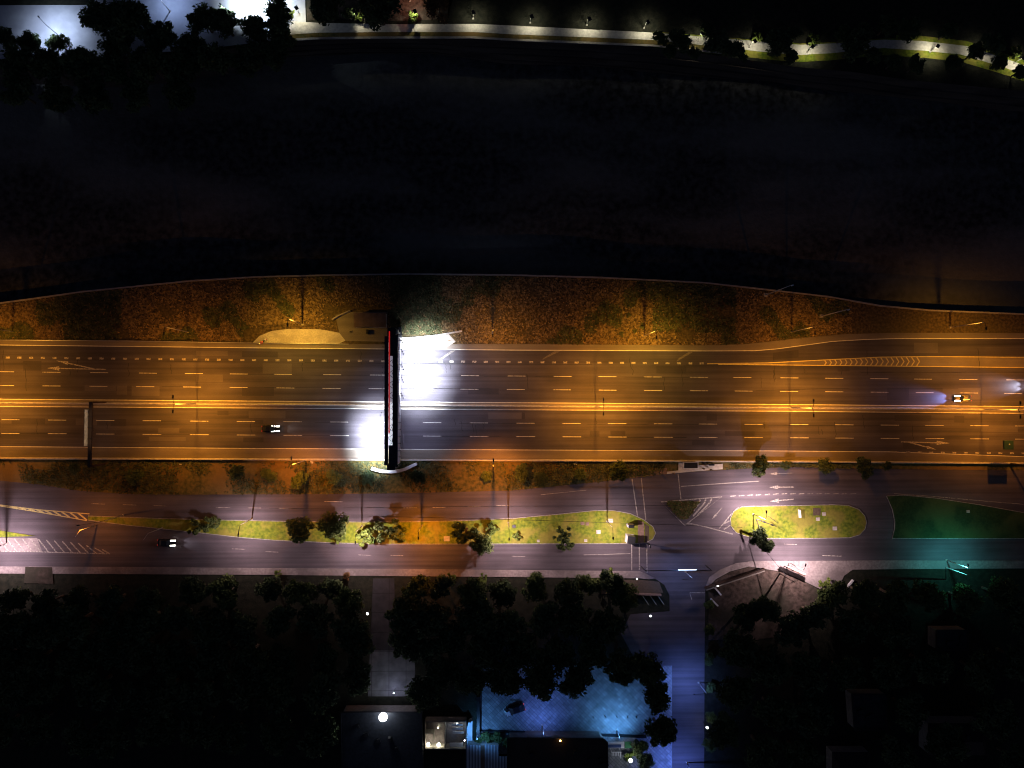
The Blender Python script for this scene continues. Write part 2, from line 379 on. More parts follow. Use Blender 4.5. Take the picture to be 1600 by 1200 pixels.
# worn direction arrows and merge strokes
def arrow(m, tail, tip, hl=17, hw=1.6, sw=.28, z=.012, hlen=None):
    a, b = P(*tail), P(*tip); d = (b - a); L = d.length; d.normalize(); n = Vector((-d.y, d.x, 0)); k = b - d * (hl / 6)
    m.add([(*(a + n * sw / 2).xy, z), (*(k + n * sw / 2).xy, z), (*(k - n * sw / 2).xy, z), (*(a - n * sw / 2).xy, z)], [(3, 2, 1, 0)])
    m.add([(*(k + n * hw / 2).xy, z), (*b.xy, z), (*(k - n * hw / 2).xy, z)], [(2, 1, 0)])
m = MB()
arrow(m, (165, 577.2), (73, 575.2), 19, 1.1); arrow(m, (148, 576.6), (88, 563.5), 18, .9, z=.018)
arrow(m, (1408, 690.4), (1484, 692.4), 21, 1.1); arrow(m, (1420, 691), (1463, 702.5), 15, .8, z=.018)
struct(m.build('road_arrows', 'worn_paint')); m = MB()
for q in ([(712, 547.5), (705, 548), (683, 563.5), (690, 562)], [(875, 549), (866, 549), (850, 559), (847, 562.5)], [(1083, 550), (1076, 550), (1060, 560), (1057, 565)]):
    m.slab(PL(q), .014, .018)
struct(m.build('faded_strokes', 'faint_paint')); m = MB()
arrow(m, (1240, 761), (1202, 761.3), 14, 1.0, .3); arrow(m, (1240, 780), (1203, 783.3), 14, 1.1, .3)
arrow(m, (1238, 739), (1202, 740.5), 12, .8, .16); arrow(m, (1128, 793.5), (1112.5, 811.5), 10, .7, .18)
struct(m.build('lane_arrows', 'worn_paint'))
# repair patches, tar seams, and dark cross lines that paint thin shadows
asphalt('patch_asphalt', (.036, .032, .040), .1); asphalt('pale_patch', (.075, .066, .076), .1)
rp = random.Random(21); m = MB(); m2 = MB(); m3 = MB()
def ylane(px, f):
    top, bot = (ETOP, MEDU) if f < 1 else (MEDL, SHL); f = f % 1; return lerp(interp(top, px) + 1.5, interp(bot, px) - 1.5, f)
for k in range(46):
    px = rp.uniform(-20, 1600); f = rp.choice((0, 1)) + rp.choice((.05, .28, .51, .74)); ln = rp.uniform(8, 60); hh = rp.uniform(.10, .2)
    if abs(px - 630) < 90: continue
    (m if k % 3 else m2).slab(PL([(px, ylane(px, f)), (px + ln, ylane(px + ln, f)), (px + ln, ylane(px + ln, f + hh)), (px, ylane(px, f + hh))]), .0045 + k * .00012, .0046 + k * .00012)
for k in range(38):
    px = rp.uniform(0, 1600); f0 = rp.choice((0, 1)) + rp.uniform(.02, .5); f1 = min(f0 + rp.uniform(.15, .45), int(f0) + .97); q = []
    for t in range(7): q.append((px + rp.uniform(-1.2, 1.2) + t * .3, ylane(px, lerp(f0, f1, t / 6))))
    m3.ribbon(PL(q), .10, .0105, .0115)  # crosswise ribbons, thin cast shadows painted dark on the lanes
for f in (.245, .49, .735, 1.32, 1.66):
    for k in range(12):
        px = rp.uniform(-20, 1500); m3.ribbon(PL([(px + 20 * t, ylane(px + 20 * t, f) + rp.uniform(-.25, .25) + 1.2) for t in range(rp.randint(3, 9))]), .07, .0107, .0117)
struct(m.build('repair_patches', 'patch_asphalt')); struct(m2.build('pale_repair_patches', 'pale_patch')); struct(m3.build('tar_seams_and_shadow_lines', 'rubber'))
# median barrier and south barrier
mid = [((x0), (y0 + y1) / 2 - .3) for (x0, y0), (_, y1) in zip(MEDU, MEDL)]
tag(MB().ribbon(PL(mid), .62, 0, .85, top=.35).build('median_barrier', 'barrier_concrete'), 'long concrete barrier down the middle of the highway', 'barrier')
tag(MB().ribbon(PL(BAR), .55, 0, .85, top=.45).build('side_barrier', 'barrier_concrete'), 'concrete barrier along the south shoulder of the highway, above the grass', 'barrier')
tag(MB().ribbon(PL([(-300, 529), (0, 531.5), (200, 533), (400, 536.3), (545, 537.8)]), .12, .35, .62).build('guard_rail', 'steel'), 'thin steel guard rail along the north shoulder west of the billboard', 'guard rail')

# ================================================================== RAMP, FRONTAGE ROAD, SIDE STREET
RT = [(-300, 735), (0, 751), (60, 757), (125, 767), (200, 772), (300, 773), (400, 772.5), (520, 772), (600, 771), (700, 769), (800, 766.5), (940, 752.5),
      (1000, 745.5), (1060, 738.5), (1170, 732), (1240, 729.5), (1330, 732), (1400, 733), (1600, 735), (2000, 742)]
struct(MB().slab(PL([(x, y + 1.0) for x, y in BAR]) + PL(RT)[::-1], -.035, -.03).build('south_verge', 'dry_grass'))
road = PL(RT) + PL([(2000, 876), (1600, 876), (1400, 875.5), (1175, 876.5), (1150, 880), (1125, 890), (1108, 902), (1102, 918), (1101, 1000), (1100, 1260), (1020, 1260), (1030, 1120), (1047, 1000),
                    (1046, 930), (1038, 914), (1022, 903), (1000, 900), (1000, 892.5), (800, 890.5), (400, 887.5), (200, 886), (0, 885), (-300, 884)])
struct(MB().slab(road, -.03, 0).build('frontage_road', 'old_asphalt'))
SW = [(-300, 895), (0, 896), (200, 897), (400, 898), (800, 901.5), (1000, 903.5), (1014, 905), (1024, 903.5), (1000, 892.5), (800, 890.5), (400, 887.5), (200, 886), (0, 885), (-300, 884)]
struct(MB().slab(PL(SW), 0, .12).build('sidewalk', 'paving'))
SE = [(1175, 876.5), (1300, 876), (1400, 875.5), (1600, 876), (2000, 876), (2000, 886), (1600, 888), (1400, 889), (1332, 890), (1318, 900), (1312, 922), (1285, 922), (1250, 905), (1222, 893), (1170, 885),
      (1140, 893), (1118, 905), (1106, 918), (1102, 918), (1108, 902), (1125, 890), (1150, 880)]
struct(MB().slab(PL(SE), 0, .12).build('corner_pavement', 'paving'))
struct(MB().slab(PL([(1107, 918), (1119, 906), (1141, 894), (1171, 886), (1222, 894), (1250, 906), (1284, 923), (1250, 990), (1180, 1000), (1107, 1000)]), 0, .03).build('bare_lot', 'bare_soil'))
struct(MB().slab(PL([(735, 731)  , (985, 737), (1060, 731), (1060, 737), (985, 746), (985, 746)]) if 0 else PL([(985, 734), (1042, 731), (1042, 740), (985, 747)]), -.03, .05).build('dirt_footpath', 'red_paving'))
struct(MB().slab(PL([(40, 885.5), (82, 886), (84, 912), (38, 911)]), 0, .135).build('brick_crossing', 'bare_soil'))

def island(name, pts, gm, kerbw=.16):
    p = PL(pts); o = MB().slab(p, 0, .13).build(name, gm); struct(o)
    struct(MB().ribbon(p, kerbw, 0, .155, closed=True).build(name + '_kerb', 'kerb'))
    return o
IW = [(138, 806), (250, 810), (340, 812.3), (450, 814.5), (560, 815.5), (640, 815.3), (720, 813.5), (800, 810), (870, 803.5), (930, 797.5), (960, 797.8), (985, 802.5), (1006, 812), (1020, 823), (1024.5, 833), (1020, 842),
      (1009, 848), (990, 849.2), (800, 849.7), (600, 850), (520, 848), (430, 844), (380, 840), (300, 831), (200, 820.5), (138, 812.5)]
island('grass_island', IW, 'grass')
IE = [(1158, 792), (1175, 791), (1230, 790), (1300, 788.5), (1325, 789.5), (1342, 796), (1351, 806), (1354, 816), (1351, 827), (1343, 835.5), (1328, 840), (1280, 841), (1200, 841),
      (1168, 838.5), (1150, 832), (1142, 822), (1141, 810), (1146, 799)]
island('oval_island', IE, 'grass')
LW = [(1385, 775), (1410, 773.5), (1460, 778), (1530, 788.5), (1600, 801), (2000, 850), (1990, 841), (1600, 841.3), (1480, 841.5), (1394, 841), (1397.5, 826), (1398, 815), (1394, 796)]
LW = [(1385, 775), (1410, 773.5), (1460, 778), (1530, 788.5), (1600, 801), (1800, 826), (1800, 841.5), (1600, 841.3), (1480, 841.5), (1394, 841), (1397.5, 826), (1398, 815), (1394, 796)]
island('lawn', LW, 'lawn')
struct(MB().slab(PL([(-60, 826), (0, 829), (56, 837.5), (0, 839), (-60, 839)]), 0, .12).build('grass_sliver', 'grass'))
# triangle bed with dark ground cover
m = MB(); m.ribbon(PL([(1033, 784.3), (1128, 776.2), (1070, 821)]), .35, .004, .008, closed=True)
for t in (.16, .30, .44):
    ax = lerp(1122, 1060, t); m.ribbon(PL([(ax + 0, 778.2 + t * 2), (ax - 3, 784 + t * 8), (ax - 24 + t * 12, 804 + t * 8)]), .42, .004, .008)
m.ribbon(PL([(1070, 819), (1080, 818.5), (1100, 822.5), (1145, 834.5)]), .28, .004, .008)
m.ribbon(PL([(1154, 792.5), (1142, 804), (1124, 825.5)]), .25, .004, .008)
m.ribbon(PL([(1130, 818.5), (1141, 813.5)]), .3, .004, .008); m.ribbon(PL([(1131, 827), (1142, 820.5)]), .3, .004, .008)
m.ribbon(PL([(1059.5, 740), (1064, 780)]), .25, .004, .008); m.ribbon(PL([(1064, 760), (1120, 756), (1186, 751.8)]), .22, .009, .013)
for i in range(15): m.ribbon(PL([(1141 + 13.4 * i, 775.6 - 3.9 * min(i, 6) / 6), (1149.5 + 13.4 * i, 775 - 3.9 * min(i + .6, 6) / 6)]), .26 if i < 9 else .12, .004, .008)
for a_, b_ in (((987.5, 748), (998, 819)), ((1002, 747), (1009, 812)), ((987, 850), (987, 891)), ((999, 850.5), (999, 891)), ((1010.5, 850), (1011, 895))): m.ribbon(PL([a_, b_]), .26, .004, .008)
m.ribbon(PL([(912, 867), (985, 865)]), .14, .004, .008)
for xs, y in ((560, 867), (363, 857.5), (415, 862), (610, 867.5), (800, 869), (1225, 850)): m.ribbon(PL([(xs, y), (xs + 20, y + .7)]), .12, .004, .008)
m.ribbon(PL([(1285, 868), (1315, 869)]), .2, .004, .008)
for xs in (143, 192, 240, 338, 387, 436, 630, 675, 730, 775): m.ribbon(PL([(xs, interp([(0, 786), (143, 787), (338, 793), (520, 795), (680, 793), (800, 789)], xs)), (xs + 21, interp([(0, 786), (143, 787), (338, 793), (520, 795), (680, 793), (820, 789)], xs + 21))]), .13, .004, .008)
m.ribbon(PL([(507, 783.5), (535, 784)]), .18, .004, .008); m.ribbon(PL([(510, 803.5), (535, 804)]), .2, .004, .008)
m.ribbon(PL([(845, 773), (915, 766)]), .12, .004, .008)
m.ribbon(PL([(1397, 771.3), (1462, 776), (1540, 783), (1600, 788), (1800, 800)]), .16, .004, .008)
m.ribbon(PL([(1101, 926), (1077.5, 926), (1081, 937)]), .3, .004, .008)
m.ribbon(PL([(940, 815), (948, 829)]), .12, .004, .008)
struct(m.build('road_markings', 'worn_paint'))
m = MB()
m.slab(PL([(1042, 787.5), (1060, 786), (1078, 784.8), (1092, 784), (1089, 790), (1082, 800), (1075, 810), (1062, 808), (1050, 796)]), 0, .10)
struct(m.build('planted_triangle', 'bark'))
# hatched gores on the west side
m = MB(); up = [(-80, 779), (0, 789), (60, 796.5), (140, 803)]; lo = [(-80, 781), (0, 790.5), (60, 800), (136, 813.5)]
m.ribbon(PL(up), .22, .004, .008); m.ribbon(PL(lo), .22, .004, .008)
for i in range(9):
    x = 18 + i * 13; m.ribbon(PL([(x, interp(up, x)), (x + 9 + i * .6, interp(lo, min(x + 9, 136)))]), .38, .009, .013)
struct(m.build('hatch_markings', 'yellow_paint'))
struct(MB().slab(PL([(-60, 840), (58, 840.5), (66, 862), (0, 861.5), (-60, 861)]), 0, .006).build('hatched_paving', 'paving'))
m = MB(); up = [(-60, 841), (55, 842), (120, 848), (172, 862)]; lo = [(-60, 860.5), (55, 862), (100, 863.5), (172, 865.5)]
m.ribbon(PL(lo), .2, .010, .014)
for i in range(17):
    x = -40 + i * 12.5; x2 = min(x + 16, 172); m.ribbon(PL([(x, interp(up, x)), (x2, interp(lo, x2))]), .3, .010, .014)
struct(m.build('ghost_island_markings', 'worn_paint'))

# ================================================================== NORTH PATH, PLAZA
PT = [(452, 33), (500, 36), (620, 38), (740, 37.5), (800, 40), (900, 45), (1020, 51), (1130, 60), (1200, 66), (1250, 70), (1300, 68), (1380, 62), (1440, 64), (1510, 72), (1560, 88), (1600, 102), (1800, 170)]
PB = [(452, 54), (500, 51), (620, 50), (740, 50), (800, 53.5), (900, 57.5), (1020, 62.5), (1130, 74), (1200, 82), (1250, 86), (1300, 83), (1380, 75), (1440, 79), (1500, 85), (1555, 101), (1600, 116), (1800, 186)]
struct(MB().slab(PL(PT) + PL(PB)[::-1], 0, .05).build('riverside_path', 'path'))
s2 = [(x, y + 4.5 + .3 * (x > 1000)) for x, y in PB[:8]]; s3 = [(x, y + 8.5) for x, y in PB[:8]]
struct(MB().slab(PL([(x, y + 2.8) for x, y in s2]) + PL([(x, y + 2) for x, y in s3])[::-1], -.03, .2).build('path_kerb', 'concrete'))
struct(MB().slab(PL([(x, y + .3) for x, y in PB[:8]]) + PL([(x, y + 2.6) for x, y in s2])[::-1], -.03, .03).build('path_planting_strip', 'dry_grass'))
struct(MB().slab(PL([(-300, 10), (-100, 9), (60, 8), (140, 8), (180, -30), (440, -60), (475, -60), (478, 40), (440, 62), (330, 75), (180, 88), (60, 92), (-100, 94), (-300, 96)]), 0, .03).build('plaza', 'plaza'))
struct(MB().slab(PL([(478, -60), (720, -60), (700, 30), (600, 33), (520, 30), (480, 32)]), 0, .02).build('upper_terrace', 'bare_soil'))
struct(MB().slab(PL([(700, -40), (1400, -40), (1400, 60), (1380, 60), (1300, 66), (1250, 68), (1020, 49), (900, 43), (740, 35), (700, 36)]), 0, .02).build('north_lawn', 'soil'))

struct(MB().slab(PL([(x, y - 8) for x, y in PT[6:]]) + PL([(x, y + 11) for x, y in PB[6:]])[::-1], -.045, .012).build('path_verge', 'grass'))
# ================================================================== DRIVEWAY, CAR PARK
struct(MB().slab(PL([(583, 904), (616, 904), (618, 1016), (578, 1016)]), -.03, .03).build('driveway_entry', 'shaded_paving'))  # upper driveway, split off to carry the painted shade
struct(MB().slab(PL([(578, 1016.4), (618, 1016.4), (618, 1020), (648, 1030), (650, 1088), (575, 1088)]), -.03, .03).build('driveway', 'drive_paving'))
struct(MB().slab(PL([(750, 1040), (1050, 1040), (1050, 1260), (940, 1260), (940, 1178), (750, 1178)]), -.03, .02).build('car_park', 'lot_paving'))
struct(MB().slab(PL([(985, 960), (1048, 955), (1048, 1045), (1000, 1045), (970, 990)]), -.03, .01).build('service_yard', 'old_asphalt'))

# ================================================================== VEGETATION
def tuft_mesh(name, pts, m, size=(.35, .8), blades=4, z=0.0):
    n = len(pts); vs = np.zeros((n * blades * 3, 3)); k = 0
    pts = np.array(pts)
    ang = RNG.random((n, blades)) * 2 * math.pi; ln = RNG.uniform(size[0], size[1], (n, blades)); up = RNG.uniform(.3, 1.0, (n, blades)) * ln
    wd = ln * .22
    cx, cy_ = pts[:, 0:1], pts[:, 1:2]
    c, s = np.cos(ang), np.sin(ang)
    A = np.stack([cx - s * wd, cy_ + c * wd, np.full_like(ang, z)], -1); B = np.stack([cx + s * wd, cy_ - c * wd, np.full_like(ang, z)], -1)
    T = np.stack([cx + c * ln * .8, cy_ + s * ln * .8, z + up], -1)
    vs = np.stack([A, B, T], 2).reshape(-1, 3)
    me = bpy.data.meshes.new(name); me.from_pydata(vs.tolist(), [], np.arange(len(vs)).reshape(-1, 3).tolist()); me.materials.append(MATS[m])
    o = bpy.data.objects.new(name, me); COL.objects.link(o); return o
def vnoise(x, y, s=1.0):
    return (math.sin(x * .31 * s + 1.7) * math.sin(y * .47 * s + .3) + math.sin(x * .13 * s - y * .21 * s + 2) + math.sin(x * .9 * s + y * .5 * s) * .4) / 2
red, grn = [], []
while len(red) < 26000:
    px = random.uniform(-60, 1330); t = random.random(); y0, y1 = interp(WALL, px) + 3, interp(EDGE, px) - 1
    if 520 < px < 606 and t > .45: continue
    if 606 < px < 700 and t > .86: continue
    if 380 < px < 530 and t > .80 - .1 * math.sin((px - 380) / 48): continue
    p = P(px, lerp(y0, y1, t)); q = vnoise(p.x, p.y)
    if q + random.random() * .8 < -.1: continue
    (grn if (q > .45 or 100 < px < 190 or 610 < px < 690 or 1020 < px < 1150 and t < .8) and random.random() < .8 else red).append((p.x, p.y))
tag(tuft_mesh('dry_scrub', red, 'tuft', (.25, .65)), 'rust brown dry scrub covering the verge between wall and highway', 'scrub', kind='stuff')
tag(tuft_mesh('green_scrub', grn, 'tuft_green', (.3, .8)), 'dull green scrub patches scattered over the dry verge', 'scrub', kind='stuff')
gp = []
while len(gp) < 9000:
    px = random.uniform(-40, 1330); y0, y1 = interp(BAR, px) + 2.5, interp(RT, px) - 1
    if y1 - y0 < 3 or 1036 < px < 1133: continue
    p = P(px, lerp(y0, y1, random.random())); q = vnoise(p.x, p.y, .8)
    if q + random.random() * .6 < .1: continue
    gp.append((p.x, p.y))
tag(tuft_mesh('verge_grass', gp, 'tuft_green', (.25, .7)), 'patchy dull grass on the verge south of the highway', 'grass', kind='stuff')
gp = []
while len(gp) < 700:
    px = random.uniform(1042, 1092); py = random.uniform(784, 810)
    if (px - 1042) / 20 * 20 < (py - 787) * .9 or px > 1092 - (py - 784) * .68: continue
    p = P(px, py); gp.append((p.x, p.y))
tag(tuft_mesh('ground_cover', gp[::2], 'leaf', (.3, .8), 5, .1), 'dark leafy ground cover inside the white painted triangle', 'ground cover', kind='stuff')
tag(tuft_mesh('dry_ground_cover', gp[1::2], 'tuft', (.25, .7), 5, .1), 'tan dry stalks among the dark leaves of the painted triangle', 'ground cover', kind='stuff')

def leafcloud(name, m, n, clumps, leaf, seed, flat=.6, sparse=False):
    """crown of unit radius: leaf-sized faces packed in clumps around the limbs' ends; returns mesh and clump centres"""
    rg = np.random.default_rng(seed); cs = []
    for i in range(clumps):
        u = rg.normal(size=3); u /= np.linalg.norm(u); r = rg.uniform(.35, .95) if sparse else rg.uniform(.2, .82)
        cs.append((u[0] * r, u[1] * r, abs(u[2]) * r * flat if not sparse else u[2] * r * flat))
    cs = np.array(cs); cr = rg.uniform(.14, .30, clumps) if sparse else rg.uniform(.20, .36, clumps)
    idx = rg.integers(0, clumps, n); d = rg.normal(size=(n, 3)); d /= np.linalg.norm(d, axis=1)[:, None]
    rad = rg.random(n) ** .45
    c = cs[idx] + d * (cr[idx] * rad)[:, None] * np.array([1, 1, .75]); c[:, 2] += 0
    a = rg.normal(size=(n, 3)); a /= np.linalg.norm(a, axis=1)[:, None]; b = np.cross(a, d + rg.normal(size=(n, 3)) * .6); b /= np.linalg.norm(b, axis=1)[:, None] + 1e-9
    s = (leaf * rg.uniform(.6, 1.4, n))[:, None]
    V = np.stack([c - a * s, c + b * s * .45, c + a * s, c - b * s * .45], 1).reshape(-1, 3)
    me = bpy.data.meshes.new(name); me.from_pydata(V.tolist(), [], np.arange(len(V)).reshape(-1, 4).tolist()); me.materials.append(MATS[m])
    return me, cs
def trunkmesh(cs, hh, seed):
    """unit tree: crown centre at z=hh, crown radius 1"""
    rg = random.Random(seed); m = MB(); top = Vector((0, 0, hh * .62))
    m.path([(0, 0, 0), (.02, .01, hh * .3), top], [.085, .06, .05], 7)
    for c in sorted(cs.tolist(), key=lambda c: rg.random())[:7]:
        e = Vector((c[0] * .85, c[1] * .85, hh + c[2] * .8)); k = top.lerp(e, .5) + Vector((0, 0, .06))
        m.path([top, k, e], [.038, .024, .010], 5)
    me = bpy.data.meshes.new('trunk'); me.from_pydata(m.v, [], m.f); me.materials.append(MATS['bark']); return me
VAR = {}
def variant(key, m, n, clumps, leaf, flat, sparse, hh):
    VAR[key] = []
    for s in range(3):
        me, cs = leafcloud('crown', m, n, clumps, leaf, hash(key) % 1000 if 0 else (len(VAR) * 17 + s * 5 + 3), flat, sparse)
        VAR[key].append((me, trunkmesh(cs, hh, s), hh))
variant('dense', 'leaf', 4200, 34, .075, .7, False, 1.25)
variant('dark', 'leaf_dark', 3600, 34, .085, .7, False, 1.3)
variant('sparse', 'leaf', 1500, 15, .11, .5, True, 1.2)
variant('bright', 'leaf_bright', 1500, 16, .11, .5, True, 1.1)
variant('rust', 'leaf_red', 2200, 22, .08, .6, False, 1.2)
TN = [0]
def tree(px, py, rp, kind, label, group=None, name='broadleaf_tree', hk=1.0, sx=1.0, cat='tree', kr=None):
    if kr is None: kr = 1.06 if group == 'trees on the grass island' else 1.22
    """px, py, rp: centre and radius of the crown in the photo"""
    TN[0] += 1; me, tr, hh = VAR[kind][TN[0] % 3]
    r = rp * kr / 6.0; r = rp * kr / (F / (H - hh * r * hk)); p = P(px, py, hh * r * hk)
    o = thing(name, (p.x, p.y, -.03), label, cat, group, rz=(TN[0] * 2.4) % 6.28 if sx == 1 else 0)
    o.scale = (r * sx, r, r * hk)
    for nm, dat in (('trunk', tr), ('crown', me)):
        c = bpy.data.objects.new(nm, dat); COL.objects.link(c); c.parent = o
        if nm == 'crown': c.location = (0, 0, hh)
    return o
G = 'trees on the grass island'
tree(311, 823, 15, 'sparse', 'small dark tree with gappy crown at the west end of the grass island', G, sx=1.2)
tree(333, 817, 11, 'sparse', 'little thin tree just right of the westernmost island tree', G)
tree(470, 829, 22, 'dense', 'broad dark tree leaning left beside the pair on the grass island', G, sx=1.25)
tree(520, 822, 24, 'dense', 'widest dark tree of the grass island, over the ramp kerb', G, sx=1.15)
tree(531, 840, 11, 'bright', 'small lamp-lit yellow green tree right of the widest island tree', G)
tree(575, 837, 18, 'bright', 'bright yellow green tree glowing beside the island street lamp', G)
tree(602, 831, 20, 'sparse', 'dark ragged tree right of the glowing yellow green tree', G, sx=1.25)
tree(627, 835, 13, 'bright', 'pale green bush-like tree at the right edge of the ragged tree', G)
tree(728, 831, 23, 'sparse', 'wide low dark tree on the island west of the double tree', G, sx=1.2)
tree(751, 850, 20, 'dense', 'dark tree hanging over the frontage road kerb in the island middle', G, hk=1.2)
tree(768, 826, 13, 'bright', 'half lit small tree behind the dark overhanging tree', G)
tree(806, 837, 8, 'bright', 'tiny yellow lit sapling beside the lamp between two island trees', G)
tree(879, 835, 14, 'sparse', 'thin tree by the kerb whose crown is dark left and lit right', G)
tree(887, 850, 12, 'sparse', 'small dark crown touching the frontage road, right of thin tree', G)
tree(875, 854, 7, 'dark', 'tiny dark crown over the road edge below the thin tree', G)
tree(967, 738, 16, 'dense', 'round green tree standing beside the dirt footpath at the ramp', name='round_tree')
tree(1187, 728, 15, 'dense', 'round dark green tree between highway barrier and the turn lane arrows', name='round_tree')
tree(1183, 838, 15, 'dark', 'spiky black tree crown over the left end of the oval island', name='spiky_tree', hk=1.4)
tree(1196, 851, 12, 'dark', 'lower black crown over the frontage road below the oval island', name='spiky_tree', hk=1.4)
G = 'bushes on the verge south of the highway'
for px, py, rp, k, lb in ((1290, 729, 13, 'dark', 'dim dark bush east of the round tree beside the barrier'), (1350, 731, 17, 'dark', 'larger black bush with ragged edge beside the barrier, right of dim bush'),
                          (1385, 728, 8, 'dark', 'small dark bush at the east end of the barrier bushes'), (1228, 727, 8, 'dark', 'small faint bush just right of the round dark tree'),
                          (653, 745, 13, 'dark', 'dark shrub south of the billboard foot, right side'), (574, 748, 12, 'dark', 'dark shrub on the verge left of the billboard foot'),
                          (468, 750, 13, 'dense', 'green bush below the highway lamp west of the billboard'), (212, 743, 13, 'dense', 'bush on the western verge with yellowish edge'),
                          (117, 733, 9, 'dark', 'dark bush left of the gantry post by the barrier'), (845, 748, 12, 'dark', 'dark bush on the verge below the middle of the highway'),
                          (815, 738, 14, 'dark', 'wide dark bush above the middle verge bush'), (905, 742, 10, 'dense', 'small green bush left of the round tree'),
                          (420, 742, 11, 'dense', 'bush left of the green bush under the western lamp'), (520, 744, 12, 'dense', 'bush between the western lamp and billboard foot'),
                          (760, 745, 9, 'dense', 'low bush on the verge under the small lamp'), (370, 738, 12, 'dark', 'dim bush on the verge above the lone ramp shadow')):
    tree(px, py, rp, k, lb, G, 'verge_bush', .6, cat='bush')
# row behind the south sidewalk and deeper rows lost in the dark
ORD = ['first', 'second', 'third', 'fourth', 'fifth', 'sixth', 'seventh', 'eighth', 'ninth', 'tenth', 'eleventh', 'twelfth', 'thirteenth', 'fourteenth', 'fifteenth', 'sixteenth']
rowA = [(25, 935, 22), (75, 942, 24), (125, 938, 20), (175, 940, 24), (232, 936, 22), (305, 922, 22), (355, 927, 25), (420, 920, 20), (470, 925, 23), (520, 918, 20), (545, 935, 24)]
for i, (x, y, r) in enumerate(rowA):
    tree(x, y, r, 'dark' if i < 5 else ('dense', 'dark')[i % 2], 'dark street tree behind the south sidewalk, %s from the left' % ORD[i], 'row of trees behind the south sidewalk', 'street_tree', 1.1)
rowB = [(650, 922, 22), (690, 915, 21), (735, 923, 24), (785, 925, 22), (835, 915, 22), (890, 925, 23), (918, 912, 18), (957, 910, 23), (975, 935, 22)]
for i, (x, y, r) in enumerate(rowB):
    tree(x, y, r, 'bright' if i in (7,) and 0 else ('dense', 'dark')[i % 2], 'leafy sidewalk tree between driveway and side street, %s from the left' % ORD[i], 'trees between driveway and side street', 'street_tree', 1.1)
tree(950, 900, 12, 'bright', 'lamp-lit yellowish tree top touching the sidewalk left of the crossing', name='street_tree')
tree(433, 897, 6, 'bright', 'tiny lit sapling on the sidewalk edge, left of two', name='street_sapling'); tree(542, 899, 6, 'rust', 'tiny dark sapling on the sidewalk edge, right of two', name='street_sapling')
tree(705, 905, 9, 'bright', 'yellowish lit bush top behind the sidewalk, right of the driveway', name='street_bush', cat='bush'); tree(755, 906, 8, 'bright', 'second yellowish bush top behind the sidewalk right of driveway', name='street_bush', cat='bush')
deep = []
rg = random.Random(5)
rows = {1: [(x, 975) for x in range(20, 570, 52)], 2: [(x, 1025) for x in range(0, 560, 56)], 3: [(x, 1080) for x in range(20, 520, 60)], 4: [(x, 1140) for x in range(0, 500, 62)]}
for k, pts in rows.items():
    for i, (x, y) in enumerate(pts):
        tree(x + rg.uniform(-9, 9), y + rg.uniform(-10, 10), rg.uniform(26, 34), 'dark', 'black crown in the south-west wood, %s in its %s row below the sidewalk' % (ORD[i], ORD[k]), 'trees of the dark south-west wood', 'wood_tree', 1.0)
mids = [(632, 958), (560, 1000), (560, 1055), (632, 1003), (672, 965), (655, 1010), (700, 1000), (745, 960), (790, 975), (760, 1015), (815, 1010), (850, 965), (900, 970), (870, 1020), (925, 1015), (950, 975), (690, 1050), (735, 1060), (790, 1052), (845, 1058), (900, 1060), (970, 1040), (1012, 1045), (1025, 1085), (1030, 1140), (665, 1080)]
for i, (x, y) in enumerate(mids):
    c = 'side-street clump' if x > 960 else 'middle wood'
    tree(x, y, rg.uniform(25, 31) if x < 1000 else 26, 'dark', 'dark tree of the %s, at %s' % (c, ('north edge', 'middle', 'south edge')[0 if y < 990 else 1 if y < 1035 else 2]) + ', %s from the left' % ORD[min(15, sum(1 for (a_, b_) in mids if a_ < x and (b_ < 990) == (y < 990) and (b_ < 1035) == (y < 1035)))],
         'trees of the wood north of the car park', 'wood_tree')
east = [(1195, 950, 24), (1235, 985, 28), (1300, 930, 24), (1270, 960, 26), (1345, 925, 24), (1330, 975, 28), (1395, 930, 26), (1400, 985, 30), (1450, 930, 25), (1505, 935, 25), (1560, 928, 26), (1595, 960, 28), (1450, 1040, 32), (1390, 1045, 30), (1530, 1050, 30),
        (1590, 1030, 32), (1150, 1010, 30), (1200, 1040, 32), (1260, 1050, 32), (1320, 1050, 28), (1150, 1080, 28), (1210, 1110, 32), (1270, 1120, 32), (1130, 1140, 26), (1190, 1170, 30), (1165, 965, 22), (1250, 1180, 30), (1420, 1110, 30), (1480, 1160, 32), (1550, 1120, 34), (1400, 1175, 30), (1590, 1190, 30)]
for i, (x, y, r) in enumerate(east):
    row = 0 if y < 945 else 1 if y < 1000 else 2 if y < 1060 else 3 if y < 1130 else 4
    rk = sum(1 for a_, b_, _ in east if a_ < x and (0 if b_ < 945 else 1 if b_ < 1000 else 2 if b_ < 1060 else 3 if b_ < 1130 else 4) == row)
    tree(x, y, r, 'dense' if row == 0 else 'dark', 'dark south-east garden tree, %s from the left, %s row from the road' % (ORD[rk], ORD[row]), 'trees of the south-east gardens', 'garden_tree')
tree(1290, 914, 11, 'bright', 'small lit green bush at the driveway mouth by the corner lamp', name='garden_bush', cat='bush')
for i, (x, y, r) in enumerate([(1107, 945, 8), (1109, 985, 9), (1108, 1030, 9), (1110, 1075, 8), (1112, 1120, 9), (1108, 1165, 10)]):
    tree(x, y, r, 'dense', 'low hedge bush beside the blue side street, %s from the top' % ORD[i], 'bushes along the side street', 'hedge_bush', .7, cat='bush')
